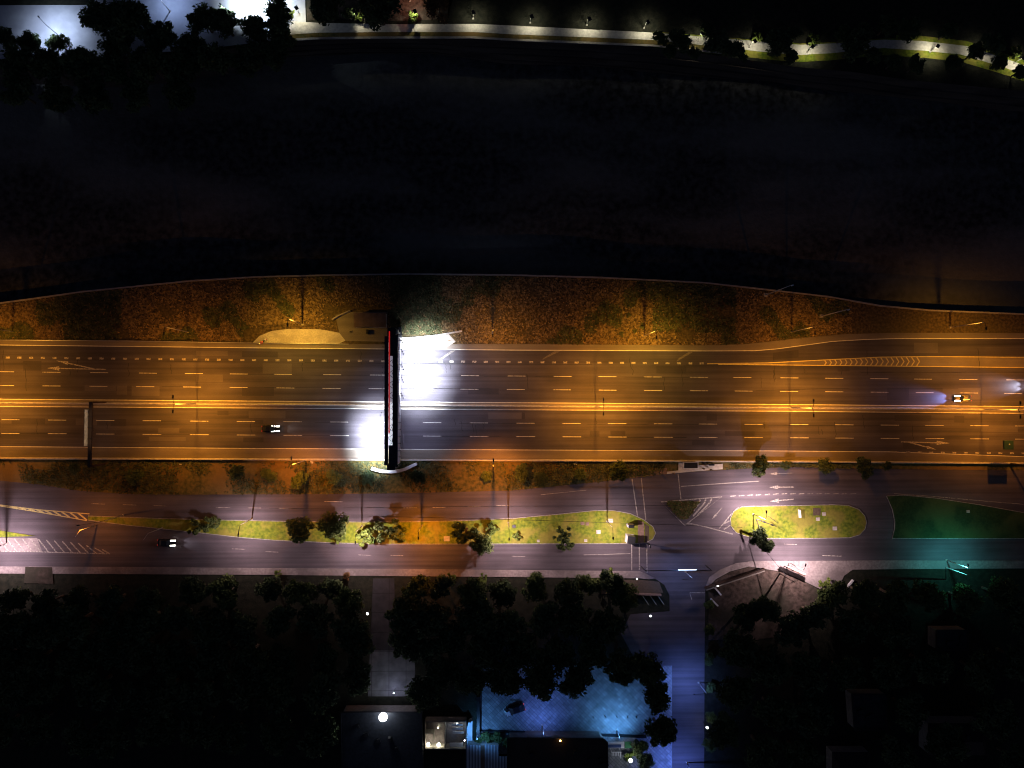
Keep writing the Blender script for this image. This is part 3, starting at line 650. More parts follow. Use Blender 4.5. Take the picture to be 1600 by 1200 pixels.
# north side
NT = [(12, 62, 20, 'dark', 'dark tree at the left edge of the lit plaza'), (45, 68, 20, 'dark', 'dark tree right of the leftmost plaza tree'), (92, 68, 18, 'dense', 'tree whose top touches the bent plaza lamp post'),
      (165, 32, 36, 'dark', 'huge black tree over the blue lit plaza, left half'), (205, 38, 38, 'dark', 'huge black tree over the blue lit plaza, right half'), (185, 68, 30, 'dark', 'black tree below the two huge plaza trees'),
      (318, 32, 27, 'dark', 'dark pointed tree left of the blinding white plaza light'), (352, 38, 26, 'dark', 'dark tree directly below the blinding white plaza light'), (400, 48, 26, 'dark', 'dark tree right of the blinding white plaza light'),
      (437, 28, 30, 'dark', 'tall dark tree between plaza and path start'), (255, 60, 30, 'dark', 'dark tree in the gap between the plaza halves'), (300, 75, 26, 'dark', 'dark tree below the gap between plaza halves'), (440, 62, 24, 'dark', 'dark tree at the very start of the riverside path'),
      (512, 10, 30, 'dark', 'dark brownish tree above the path, first right of its start'), (592, 12, 37, 'dark', 'large black tree hanging over the lit path'), (545, 22, 12, 'dark', 'small tree between the two big trees above the path'),
      (685, 8, 26, 'rust', 'orange brown tree above the path lit from behind'), (645, 27, 11, 'bright', 'bright green shrub behind the third path lamp'), (562, 28, 8, 'bright', 'bright green shrub beside the second path lamp'), (455, 24, 8, 'bright', 'bright green leaves beside the first path lamp'),
      (1032, 60, 12, 'dense', 'tree where the straight lit path ends'), (1062, 66, 20, 'dark', 'black tree covering the path right of its straight part'), (1045, 82, 12, 'dark', 'low dark tree on the bank at the end of the straight path'), (1120, 66, 20, 'dark', 'black tree right of the white lit gap'), (1145, 78, 18, 'dark', 'dark tree left of the green lit gap'),
      (1215, 70, 24, 'dark', 'black tree between the two green lit gaps'), (1235, 88, 12, 'dark', 'small black tree at the lower right of the black one'), (1335, 72, 26, 'dark', 'black tree left of the long bright path stretch'), (1365, 88, 14, 'dark', 'small dark tree at the left end of the bright path stretch'),
      (1395, 98, 14, 'dark', 'dark bush below the bright path stretch, left'), (1430, 102, 16, 'dark', 'dark bush below the bright path stretch, middle'), (1490, 98, 14, 'dark', 'dark bush below the bright path stretch, right'), (1523, 82, 15, 'dark', 'dark tree overlapping the right end of the bright path stretch'),
      (1550, 70, 20, 'dark', 'black tree above the right end of the bright path stretch'), (1420, 46, 20, 'dark', 'black tree above the bright path stretch, left'), (1385, 42, 18, 'dark', 'black tree further left above the bright path stretch'), (1480, 50, 16, 'dark', 'black tree above the bright path stretch, right'), (1592, 112, 12, 'dark', 'dark spiky tree at the right edge of the photo by the path'),
      (1273, 62, 11, 'bright', 'green lit shrub behind the lamp of the second path gap'), (1184, 60, 9, 'bright', 'green lit shrub behind the lamp of the first path gap'), (1587, 84, 11, 'bright', 'green lit bush at the right edge above the path'), (1085, 84, 11, 'dark', 'low black bush under the white lit gap'), (1160, 90, 9, 'dark', 'low black bush under the first green lit gap'), (1318, 56, 16, 'dark', 'black tree above the gap between second green lit gap and bright stretch'), (1560, 98, 14, 'dark', 'black tree between the bright stretch and the right edge'), (1240, 52, 13, 'dark', 'black tree above the second green lit gap'), (1105, 48, 13, 'dark', 'black tree above the white lit gap'), (1350, 50, 14, 'dark', 'black tree at the upper left of the bright stretch')]
for x, y, r, k, lb in NT: tree(x, y, r, k, lb, 'trees along the plaza and riverside path', 'riverside_tree', kr=1.1 if x < 1000 else 1.18)
for i, (x, y, r) in enumerate([(30, 100, 28), (80, 105, 28), (130, 105, 30), (180, 108, 26), (235, 100, 30), (285, 110, 26), (340, 95, 28), (390, 92, 26), (430, 88, 22), (30, 145, 26), (90, 150, 26), (150, 155, 26), (215, 150, 26), (280, 150, 24)]):
    tree(x, y, r, 'dark', 'black slope tree below the plaza, %s from the left, %s row' % (ORD[i if i < 9 else i - 9], 'upper' if i < 9 else 'lower'), 'trees on the slope below the plaza', 'slope_tree')
# round shrubs planted on the dry verge
sh_me, _ = leafcloud('shrub', 'tuft_green', 420, 9, .20, 91, .5)
spots = []
rg2 = random.Random(3)
for (x0, x1, y0, y1, n, lb) in ((1015, 1150, 452, 512, 26, 'round grey green shrub planted on the dry verge, right half of the photo'), (95, 190, 474, 522, 14, 'round grey green shrub in the dark green patch at the west end of the verge'),
                                (625, 690, 492, 516, 7, 'round shrub beside the billboard, its leaves lit bright green'), (940, 1010, 480, 525, 7, 'round brownish shrub left of the lamp-lit gap in the eastern verge')):
    for _ in range(n):
        o = bpy.data.objects.new('verge_shrub', sh_me); COL.objects.link(o); p = P(rg2.uniform(x0, x1), rg2.uniform(y0, y1)); o.location = (p.x, p.y, .25)
        s = rg2.uniform(.55, 1.05); o.scale = (s, s, s * .8); o.rotation_euler.z = rg2.uniform(0, 6); tag(o, lb, 'shrub', lb.split(',')[0] + 's')

# ================================================================== LAMP POSTS
def lamp(head, h, arm, color, power, label, group, tilt=(0, 0), size=150, blend=.6, name='street_lamp', double=None, hd=(.85, .34, .16), r=.11, bulb='bulb_sodium'):
    """head: photo pixel of the luminaire; arm: metres from pole to head (east, north)"""
    hp = P(head[0], head[1], h) if head else None
    base = Vector((hp.x - arm[0], hp.y - arm[1], 0)) if double is None else P(*double)
    root = thing(name, base, label, 'street lamp', group)
    MB().tube((0, 0, 0), (0, 0, h - .7), r, r * .6, 8).build('pole', 'pole_steel', root, True)
    MB().box((0, 0, .12), (.5, .5, .24), taper=.8).build('footing', 'concrete', root)
    for a in ([arm] if double is None else [arm, (-arm[0], -arm[1])]):
        A = Vector((a[0], a[1], 0)); d = A.normalized() if A.length else Vector((0, 1, 0)); rz = math.atan2(d.y, d.x)
        MB().path([(0, 0, h - .75), A * .3 + Vector((0, 0, h - .25)), A - d * .35 + Vector((0, 0, h))], [r * .55, r * .45, r * .4], 6).build('arm', 'dark_steel', root, True)
        hd_ = MB().box(A + Vector((0, 0, h)), hd, rz, .8).build('lamp_head', 'black', root)
        MB().box(A + Vector((0, 0, h - hd[2] / 2 - .02)), (hd[0] * .7, hd[1] * .7, .03), rz).build('lens', bulb, hd_)
        spot('lamp_light', A + Vector((0, 0, h - hd[2] / 2 - .12)), color, power, root, size, blend, .12, (tilt[0], tilt[1], -1) if double is None else (0, (.12 if a[1] > 0 else -.12), -1))
    return root
GM = 'double-armed lamps on the highway median'
for (x, y), lb in zip(((-2, 629), (308, 631), (930, 634.5), (1234, 637), (1533, 639.3)),
                      ('double-armed highway lamp at the very left end of the median', 'double-armed highway lamp on the median between gantry sign and billboard', 'double-armed highway lamp on the median, first right of the billboard',
                       'double-armed highway lamp on the median, second right of the billboard', 'double-armed highway lamp on the median near the white car')):
    lamp(None, 15.3, (0, 1.75), (1, .33, .025) if x > 1400 else (1, .35, .026), 24000 if x > 0 and x < 1300 else 18000, lb, GM, double=(x, y), size=152, blend=1)
GV = 'highway lamps on the north verge'
for (x, y), pw, lb in zip(((-40, 520), (256, 521), (449, 508), (770, 524), (1025.5, 527), (1273.5, 520.5), (1541, 513)), (8000, 2500, 21000, 11000, 19500, 4500, 11000),
                          ('verge lamp just at the left edge of the photo', 'dim verge lamp above the gantry sign side', 'verge lamp over the yellow gravel lay-by near the motorcycle', 'verge lamp just right of the billboard glare',
                           'verge lamp over the bright gap in the shrubs', 'verge lamp beside the bare white mast', 'verge lamp over the ramp exit at the right')):
    lamp((x, y), 15.0, (0, -1.6), (1, .50, .05) if pw > 19000 else (1, .41, .035), pw, lb, GV, tilt=(0, -.34), size=146, blend=1)
GS = 'highway lamps behind the south barrier'
for (x, y), pw, lb in zip(((455, 716), (771, 719)), (21000, 25000), ('lamp behind the south barrier left of the billboard', 'lamp behind the south barrier right of the billboard')):
    lamp((x, y), 15.0, (0, 1.6), SODIUM, pw, lb, GS, tilt=(0, -.48), size=108, blend=1)
GI = 'street lamps along the grass islands'
for (x, y), arm, c, pw, lb in (((372, 836), (-.3, -2.4), COOL, 12000, 'street lamp at the island narrow west part over the car'), ((555, 848), (0, -2.5), COOL, 15500, 'street lamp beside the glowing yellow green tree'),
                               ((653.5, 841), (0, -1.5), SODIUM, 12000, 'orange street lamp in the middle of the grass island'), ((795.5, 842.5), (0, -2.5), COOL, 15000, 'street lamp over the tiny yellow lit sapling'),
                               ((958, 841), (0, -2.6), COOL, 14000, 'street lamp with a curved lit pole left of the white cabinets'), ((1197.8, 800), (0, 2.0), COOL, 30000, 'brightest street lamp, on the oval island'),
                               ((1259, 883), (.4, 1.4), COOL, 26000, 'street lamp over the pavement below the oval island'), ((1513, 883), (-.3, .8), (.10, .72, .70), 5600, 'teal glowing street lamp below the big lawn'),
                               ((121.8, 821), (-6.2, -1.0), SODIUM, 3500, 'street lamp with long leaning arm at the hatched gore'), ((-30, 868), (0, -1.0), (1.0, .74, .80), 21000, 'street lamp at the left edge over the hatched paving')):
    lamp((x, y), 10.0, arm, c, pw, lb, GI, size=170, blend=1, tilt=(0, -.2 if y > 825 and y < 860 else 0), bulb='bulb_white', hd=(.75, .32, .15))
GP = 'square-headed lamps of the riverside path'
for i, ((x, y), pw) in enumerate((((463, 12), 1500), ((553, 17), 900), ((648, 17.5), 1000), ((740, 19), 1000), ((831, 25.5), 1000), ((921, 29), 1000), ((1012.5, 34), 1100), ((1098, 52), 900), ((1180, 64), 700), ((1270, 72.5), 800), ((1466, 71.5), 1300), ((1541, 72), 600), ((1600, 90), 1000))):
    lamp((x, y), 4.2, (.2, -.35) if i < 9 else (-.2, -.3), WARM, pw, 'square-headed path lamp, %s from the left along the riverside path' % ORD[i], GP, size=140, blend=.9, hd=(1.1, .9, .12), r=.08, bulb='bulb_warm', name='path_lamp')
GZ = 'plaza lamps'
lamp((60, 26), 8.5, (-1.6, 1.8), (.62, .74, 1.0), 9000, 'bent plaza lamp post standing out dark on blue white ground', GZ, size=135, blend=1,  name='plaza_lamp', bulb='bulb_white', hd=(.6, .3, .15))
lamp((344, 6), 8.5, (-2.5, 2.0), (.72, .86, 1.0), 6000, 'plaza lamp post at the edge of the blinding white light', GZ, size=135, blend=1,  name='plaza_lamp', bulb='bulb_white', hd=(.6, .3, .15), tilt=(.6, .1))
lamp((395, -8), 8.5, (1.6, 1.8), (.80, .90, 1.0), 42000, 'plaza lamp hidden in the blinding white light at the top edge', GZ, tilt=(0, .35), size=125, blend=1,  name='plaza_lamp', bulb='bulb_white', hd=(.6, .3, .15))
lamp((250, -20), 8.5, (1.0, 1.8), (.45, .6, 1.0), 4000, 'plaza lamp above the huge black trees', GZ, size=125, blend=1,  name='plaza_lamp', bulb='bulb_white', hd=(.6, .3, .15))
lamp((640, -14), 6, (.5, -.5), (1, .42, .25), 1300, 'reddish lamp on the terrace above the path', GZ, size=125, blend=1,  name='terrace_lamp', hd=(.5, .3, .15))
GB = 'blue white lamps along the side street'
for (x, y), c, pw, lb in (((1068, 905), (.22, .40, 1), 2000, 'blue lamp over the mouth of the side street'), ((1085, 1085), (.16, .30, 1), 5200, 'blue lamp halfway down the side street'), ((1070, 1215), (.14, .26, 1), 6500, 'blue lamp at the bottom end of the side street')):
    lamp((x, y), 8, (-2.5, 0) if y != 1085 else (-3.2, 0), c, pw, lb, GB, size=150, blend=.8, name='side_street_lamp', bulb='bulb_white', hd=(.5, .22, .12))
# two lit masts beside the river wall (bare steel, seen leaning away)
for (x, y), hh, lb in (((1283, 494), 15.5, 'tall bare mast on the verge below the river wall bend'), ((1196, 461), 18, 'tall bare mast close to the river wall, left of the other mast')):
    p = P(x, y); root = thing('camera_mast', p, lb, 'mast', 'bare masts on the verge')
    MB().tube((0, 0, 0), (0, 0, hh), .17, .09).build('pole', 'pole_steel', root, True); MB().box((0, 0, .2), (1.1, 1.1, .4), taper=.8).build('footing', 'concrete', root)
    MB().box((.1, -.1, hh + .15), (.5, .3, .3), .4).build('camera_housing', 'poster', root)
for (x, y), e, lb in (((152, 820), (-.9, -.3), 'leaning lit post crossing the road at the hatched gore'), ((254, 824.5), (0, 0), 'lit post over the frontage road above the white car')):
    p = P(x, y); root = thing('lit_post', p, lb, 'post', 'lit posts by the frontage road')
    MB().tube((0, 0, 0), (0, 0, 8.5), .10, .07).build('pole', 'pole_steel', root, True)
    MB().tube((0, 0, 8.5), (-1.0, -1.6, 8.7), .06, .05).build('arm', 'pole_steel', root, True)

# ================================================================== BILLBOARD GANTRY
def billboard():
    zt, zb = 14.0, 8.5
    tl, bl = P(611.5, 525.5, zt), P(611, 727, zt); L = (tl - bl).length; mid_ = (tl + bl) / 2
    root = thing('billboard_gantry', (mid_.x, mid_.y, 0), 'long black double-sided billboard gantry across the highway with white floodlights', 'billboard', rz=math.atan2(tl.y - bl.y, tl.x - bl.x) - math.pi / 2)
    W = 3.2; h2 = L / 2
    for s, nm in ((1, 'east_panel'), (-1, 'west_panel')):
        y0, y1 = (-h2, h2)
        MB().box((s * (W / 2 - .12), 0, (zt + zb) / 2), (.22, L - .3, zt - zb)).build('display_panel', 'poster', root)
    # roof plates either side of the open slot
    MB().box((-W / 2 + .42, 0, zt + .12), (.86, L, .16)).build('roof_plate', 'billboard_black', root)
    MB().box((W / 2 - .62, 0, zt + .12), (1.24, L, .16)).build('roof_plate', 'billboard_black', root)
    ylo = -h2 + (727 - 696) / 201.5 * L; yhi = h2 - (556 - 525.5) / 201.5 * L
    MB().box((-.05, (-h2 + ylo) / 2, zt + .10), (1.1, ylo + h2, .12)).build('end_cover', 'billboard_black', root)
    MB().box((.16, (h2 + yhi) / 2, zt + .10), (.72, h2 - yhi, .12)).build('end_cover', 'billboard_black', root)
    yr0 = -h2 + (727 - 677) / 201.5 * L
    MB().box((-.47, (yr0 + h2) / 2 + .6, zt + .02), (.28, h2 - yr0 + 1.2, .10)).build('red_stripe', 'red_trim', root)
    ym_ = py2(628) if 0 else lerp(ylo, yhi, .48)
    MB().box((0, (ym_ + yhi) / 2, zt - .9), (1.25, yhi - ym_, .08)).build('glowing_walkway', 'dim_glow_deck', root); MB().box((0, (ylo + ym_) / 2, zt - .9), (1.25, ym_ - ylo, .08)).build('glowing_walkway', 'glow_deck', root)  # two glowing halves imitate the uneven light inside the slot
    m = MB(); n = 16
    for i in range(n):
        a_ = lerp(ylo, yhi, i / n); b_ = lerp(ylo, yhi, (i + 1) / n); x0, x1 = (.30, .52) if i % 2 else (.52, .30)
        m.tube((x0, a_, zt - .3), (x1 - .1, b_, zt - .3), .05, n=5)
    m.tube((.1, ylo + .3, zt - .2), (.55, ylo + 3, zt - .2), .06); m.tube((-.5, yr0 - .2, zt), (.3, yr0 + 2, zt - .1), .06)
    m.build('truss_brace', 'black', root)
    for z in (zb - .4, zt - .5):
        m = MB()
        for s in (-1, 1): m.tube((s * .9, -h2, z), (s * .9, h2, z), .12)
        for i in range(24): m.tube((-.9 if i % 2 else .9, lerp(-h2, h2, i / 24), z), (.9 if i % 2 else -.9, lerp(-h2, h2, (i + 1) / 24), z), .06, n=5)
        m.build('truss', 'dark_steel', root)
    # legs
    for yy, ll in ((h2 + 1.6, (-.7, .9)), (-h2 - 1.0, (-.8, .8))):
        for s in ll: MB().tube((s, yy, 0), (s, yy, zt - .3), .24, .2).build('leg', 'black', root)
        for z in (zt - .5, zb - .4): MB().box((0, yy - (.6 if yy > 0 else -.5), z), (2.0, 2.2 if yy > 0 else 1.4, .35)).build('leg_beam', 'dark_steel', root)
    MB().box((0, h2 + 1.8, 4), (2.6, 2.6, .3)).build('service_platform', 'dark_steel', root)
    MB().box((1.0, h2 + 1.2, zt - 1.5), (.9, 1.1, .8)).build('access_hood', 'steel', root)
    # floodlights on arms
    def flood(s, y, n_, big, pw, tilt=.40, size=66, bl_=.55, reach=None):
        # arm sticks out below the panel; its head hangs from the tip
        root_x = s * W / 2
        for k in range(n_):
            rr = (.75 + .28 * (k % 3)) if reach is None else reach; yy = y - .55 * k; z = zt - .2
            arm = MB().tube((root_x, yy, z), (root_x + s * rr, yy, z), .035, n=5).build('floodlight_arm', 'black', root)
            MB().box((s * rr + root_x, yy, z), (.34 if big else .22, .30 if big else .2, .22)).build('floodlight', 'black', arm)
        if pw: spot('flood_and_haze_light', (root_x + s * 1.1, y - .6, zb + .3), ICE, pw, root, size, bl_, .25, (s * tilt, 0, -1))
    py2 = lambda py: h2 - (py - 525.5) / 201.5 * L
    for py in (532, 546, 570, 590, 615): flood(1, py2(py), 3, True, 0)
    for i in range(8): spot('flood_and_haze_light', (W / 2 + 1.2, lerp(py2(538), py2(614), i / 7), zt - .5), ICE, 46000, root, 70, 1, .25, (.27 - .04 * (i > 3) - .05 * (i > 5), 0, -1))
    for py in (645, 667, 690, 709): flood(-1, py2(py), 2, False, 0)
    for i in range(6): spot('flood_and_haze_light', (-W / 2 - .8, lerp(py2(660), py2(714), i / 5), zt - .5), ICE, 52000, root, 60, 1, .25, (-.24, 0, -1))
    for py in (535, 542, 562, 574, 582, 594, 605): flood(-1, py2(py), 1, False, 0, reach=.45)
    for py in (650, 660, 671, 682, 693, 704, 714): flood(1, py2(py), 1, False, 0, reach=.55)
    for i in range(4): spot('flood_and_haze_light', (W / 2 + .5, lerp(py2(645), py2(712), i / 3), zb), (.62, .66, 1), 1300, root, 85, 1, .25, (.42, 0, -1))
    for i in range(3): spot('flood_and_haze_light', (W / 2 + 1.6, lerp(py2(545), py2(640), i / 2), zt - .4), (.66, .72, 1), 7000, root, 125, 1, .4, (.55, 0, -1))  # wide spots added for a haze beyond the flood pool
    for i in range(2): spot('flood_and_haze_light', (-W / 2 - 1.2, lerp(py2(660), py2(710), i), zt - .4), (.66, .72, 1), 5500, root, 115, 1, .4, (-.4, 0, -1))  # same added haze spots on the west side
    for i in range(3): spot('flood_and_haze_light', (-W / 2 - .4, lerp(py2(560), py2(622), i / 2), zb), (.7, .75, 1), 500 + 700 * i, root, 80, 1, .25, (-.3, -.1, -1))
    return root
BBX = billboard()
# concrete guard in front of the south leg
o = MB().ribbon(PL([(581, 731.5), (590, 734.5), (600, 736.3), (612, 736.8), (624, 735.3), (634, 732.5), (652, 724)]), .8, -.03, 1.3, top=.9).build('crash_guard', 'poster')
tag(o, 'curved pale concrete crash guard around the south leg of the billboard', 'crash guard')
o = MB().ribbon(PL([(622, 528.5), (650, 528), (685, 524), (722, 517.5)]), .35, 0, .9).build('flared_barrier', 'barrier_concrete'); tag(o, 'thin pale barrier flaring away from the highway right of the billboard', 'barrier')
struct(MB().slab(PL([(612, 528), (650, 527.5), (682, 524), (700, 521), (712, 534), (700, 541), (612, 541)]), -.03, .012).build('paved_bay', 'concrete'))
struct(MB().slab(PL([(524, 492), (545, 487.5), (606, 487), (606, 534), (540, 532.5), (530, 520)]), -.03, .014).build('service_yard_paving', 'shoulder_asphalt'))
struct(MB().slab(PL([(395, 535.2), (405, 525), (425, 517), (450, 514), (500, 514.5), (530, 520), (540, 532), (530, 536.7)]), -.03, .010).build('gravel_lay_by', 'concrete'))
# equipment shed beside the billboard
p0, p1 = P(553, 488.5, 3), P(603, 511.5, 3); c = (p0 + p1) / 2; wx, wy = abs(p1.x - p0.x), abs(p1.y - p0.y)
root = thing('equipment_shed', (c.x, c.y, 0), 'flat dark brown equipment shed on the verge left of the billboard', 'shed')
MB().box((0, 0, 1.4), (wx - .3, wy - .3, 2.8)).build('wall', 'wall_render', root); MB().box((0, 0, 2.92), (wx, wy, .18)).build('roof', 'brown_roof', root)
MB().box((-2, -wy / 2 + .1, 1.1), (.9, .08, 2.1)).build('door', 'dark_steel', root)
p = P(574.5, 518.5, .5); root = tag(MB().box((0, 0, .55), (.55, 1.1, 1.1)).build('service_cabinet', 'dark_steel', loc=(p.x, p.y, 0)), 'small dark cabinet on the paving in front of the equipment shed', 'cabinet')
p = P(548, 518.5); tag(MB().box((0, 0, .2), (.5, .3, .4), .2).build('junction_box', 'dark_steel', loc=(p.x, p.y, 0)), 'tiny dark box on the paving left of the service cabinet', 'junction box')
o = MB().ribbon(PL([(520, 500), (530, 494), (548, 486)]), .3, 0, 1.4).build('wing_wall', 'wall_render'); tag(o, 'short slanting wing wall at the west corner of the shed yard', 'wall')

# ================================================================== SIGN GANTRIES
root = thing('sign_gantry', P(141, 727), 'overhead sign gantry with pale panel back over the eastbound lanes at left', 'sign gantry', 'overhead sign gantries')
bx = P(140, 727); top0, top1 = P(144, 627, 7.6) - bx, P(139.5, 730, 7.6) - bx
dx = (P(141, 727, 7.6) - bx)
g0 = P(142.5, 629, 7.6) - P(141, 727); g1 = P(140, 727, 7.6) - P(141, 727)
MB().tube((g0.x, g0.y, 0), (g0.x, g0.y, 7.9), .22).build('post', 'brown_steel', root); MB().tube((g1.x, g1.y - .3, 0), (g1.x, g1.y - .3, 7.9), .26).build('post', 'brown_steel', root)
d = (g1 - g0); rz = math.atan2(d.y, d.x)
MB().box(((g0.x + g1.x) / 2, (g0.y + g1.y) / 2, 7.6), (d.length + .4, .75, .7), rz).build('beam', 'brown_steel', root)
a0 = P(134.5, 640, 8.6) - P(141, 727); a1 = P(133.5, 697, 8.6) - P(141, 727); d2 = a1 - a0; rz2 = math.atan2(d2.y, d2.x)
MM = Matrix.Rotation(rz2, 3, 'Z') @ Matrix.Rotation(R(0), 3, 'X')
MB().box(((a0.x + a1.x) / 2, (a0.y + a1.y) / 2, 8.0), (d2.length, .12, 2.5), 0, 1, MM).build('sign_panel', 'sign_back', root)
m = MB()
for t in (.2, .5, .8):
    m.box((lerp(a0.x, a1.x, t) + .75, lerp(a0.y, a1.y, t), 8.0), (1.2, .12, .12))
m.build('bracket', 'dark_steel', root)
for t in (.12, .5, .88): spot('sign_fill', (a0.x + 2.2, lerp(a0.y, a1.y, t), 10.2), (1, .68, .38), 130, root, 120, 1, .5, (-1, 0, -1.1))  # added fill spots in place of median lamp light on the panel
c0 = P(1576, 724); root = thing('cantilever_sign', c0, 'dark teal road sign on a cantilever arm near the right edge', 'road sign', 'overhead sign gantries')
e = P(1576.5, 692, 7.4) - c0; s0 = P(1577, 722, 7.4) - c0
MB().tube((s0.x * 0, 0, 0), (0, 0, 7.6), .22, .18).build('post', 'dark_steel', root)
MB().tube((0, 0, 7.4), (e.x - s0.x, e.y, 7.4), .2, .14).build('arm', 'dark_steel', root)
cc = P(1575.5, 695.3, 7.8) - c0
MB().box((cc.x, cc.y, 7.8), (2.4, 2.3, .5)).build('sign_panel', 'green_sign', root); MB().ball((cc.x + .1, cc.y + .2, 8.1), .12).build('lamp', 'poster', root)

# ================================================================== BUS STOP
c0 = P(1079.5, 727, 2.6); root = thing('bus_shelter', (c0.x, c0.y, 0), 'grey roofed bus shelter with pale rim beside the ramp road', 'bus shelter')
MB().box((0, 0, 2.62), (3.5, 1.45, .1)).build('roof', 'grey_roof', root)
m = MB()
for x_, y_, sx, sy in ((0, .8, 3.9, .14), (0, -.8, 3.9, .14), (1.85, 0, .14, 1.5), (-1.85, 0, .14, 1.5)): m.box((x_, y_, 2.62), (sx, sy, .16))
m.build('roof_rim', 'poster', root)
for x_ in (-1.7, 1.7):
    for y_ in (.65, -.65): MB().tube((x_, y_, .05), (x_, y_, 2.55), .06).build('post', 'steel', root)
MB().box((0, .7, 1.3), (3.2, .05, 2.0)).build('back_pane', 'glass', root); MB().box((0, .35, .5), (2.6, .4, .08)).build('bench', 'steel', root)
struct(MB().slab(PL([(1060, 723), (1090, 722.5), (1092, 727), (1129, 724.5), (1129, 733), (1090, 736), (1042, 740.5), (1042, 737), (1060, 735)]), -.03, .14).build('bus_platform', 'path'))
p = P(1111, 726); root = thing('bench', p, 'long dark bench behind the waiting person at the bus stop', 'bench')
MB().box((0, 0, .62), (1.5, .45, .08)).build('seat', 'black', root); MB().box((0, .22, .95), (1.5, .06, .5)).build('backrest', 'black', root)
for s in (-.6, .6): MB().box((s, 0, .36), (.08, .4, .5)).build('leg', 'black', root)
p = P(1099, 723.5); root = thing('litter_bin', p, 'dark litter bin in the grass right of the bus shelter roof', 'litter bin')
MB().tube((0, 0, 0), (0, 0, .95), .3, .34, 12).build('body', 'black', root); MB().tube((0, 0, .95), (0, 0, 1.05), .37, .3, 12).build('lid', 'dark_steel', root)

# ================================================================== PEOPLE
def body(name, joints, edges, m, parent=None, sub=1):
    me = bpy.data.meshes.new(name); me.from_pydata([j[:3] for j in joints], edges, []); me.materials.append(MATS[m])
    o = bpy.data.objects.new(name, me); COL.objects.link(o)
    sk = o.modifiers.new('skin', 'SKIN'); sk.use_smooth_shade = True
    for i, j in enumerate(joints): me.skin_vertices[0].data[i].radius = (j[3], j[3]); me.skin_vertices[0].data[i].use_root = (i == 0)
    if sub: s_ = o.modifiers.new('sub', 'SUBSURF'); s_.levels = sub; s_.render_levels = sub
    if parent: o.parent = parent
    return o
def person(loc, rz, label, top='cloth_dark', seated=False, group=None):
    z = 0
    if not seated:
        J = [(0, 0, .95, .14), (0, 0, 1.2, .13), (0, 0, 1.42, .14), (0, 0, 1.54, .06), (0, 0, 1.66, .095), (0, .02, 1.74, .07),
             (.09, 0, .9, .09), (.1, .03, .5, .06), (.1, -.02, .08, .045), (.1, .12, .04, .04), (-.09, 0, .9, .09), (-.1, -.02, .5, .06), (-.1, -.06, .08, .045), (-.1, .08, .04, .04),
             (.19, 0, 1.42, .055), (.23, .02, 1.14, .042), (.22, .10, .88, .03), (.22, .13, .80, .025), (-.19, 0, 1.42, .055), (-.23, .02, 1.14, .042), (-.22, .08, .88, .03), (-.22, .11, .80, .025)]
    else:
        J = [(0, -.1, .85, .15), (0, 0, 1.1, .14), (0, .1, 1.3, .15), (0, .16, 1.42, .06), (0, .2, 1.53, .10), (0, .22, 1.60, .08),
             (.12, -.02, .82, .09), (.2, .32, .72, .065), (.2, .2, .32, .05), (.2, .32, .28, .045), (-.12, -.02, .82, .09), (-.2, .32, .72, .065), (-.2, .2, .32, .05), (-.2, .32, .28, .045),
             (.2, .1, 1.3, .06), (.3, .3, 1.1, .045), (.3, .52, 1.06, .03), (.3, .58, 1.05, .028), (-.2, .1, 1.3, .06), (-.3, .3, 1.1, .045), (-.3, .52, 1.06, .03), (-.3, .58, 1.05, .028)]
    E = [(0, 1), (1, 2), (2, 3), (3, 4), (4, 5), (0, 6), (6, 7), (7, 8), (8, 9), (0, 10), (10, 11), (11, 12), (12, 13), (2, 14), (14, 15), (15, 16), (16, 17), (2, 18), (18, 19), (19, 20), (20, 21)]
    o = body('person', J, E, 'skin'); o.location = loc; o.rotation_euler.z = rz; tag(o, label, 'person', group)
    k = lambda idx, gr: [(*J[i][:3], J[i][3] + gr) for i in idx]
    body('shirt', k((1, 0, 2, 14, 15, 16, 18, 19, 20), .014), [(0, 1), (0, 2), (2, 3), (3, 4), (4, 5), (2, 6), (6, 7), (7, 8)], top, o)
    body('trousers', k((0, 6, 7, 8, 10, 11, 12), .016), [(0, 1), (1, 2), (2, 3), (0, 4), (4, 5), (5, 6)], 'cloth_dark', o)
    h_ = Vector(J[5][:3]); MB().ball(h_ + Vector((0, -.02, -.01)), .115 if not seated else .15, sq=(1, 1.05, .85)).build('hair' if not seated else 'helmet', 'hair' if not seated else 'cloth_red', o, True)
    for s in (-1, 1):
        sh = J[9] if s > 0 else J[13]; MB().box((sh[0], sh[1] - .03, .05 if not seated else sh[2] - .03), (.1, .28, .1), 0, .8).build('shoe', 'black', o)
    return o
GW = 'people waiting around the bus stop'
for (x, y), rz, lb in (((1097.8, 731.5), 2, 'person in dark clothes standing on the bus platform, nearest the shelter'), ((1109.5, 733.5), 3.4, 'person in dark clothes standing below the bench at the platform edge'),
                       ((1051.5, 739.5), 1, 'person in dark clothes standing at the left end of the bus stop'), ((1030, 738), 4, 'person in dark clothes on the dirt footpath left of the bus stop')):
    p = P(x, y); person((p.x, p.y, .14 if x != 1030 else .05), rz, lb, group=GW)

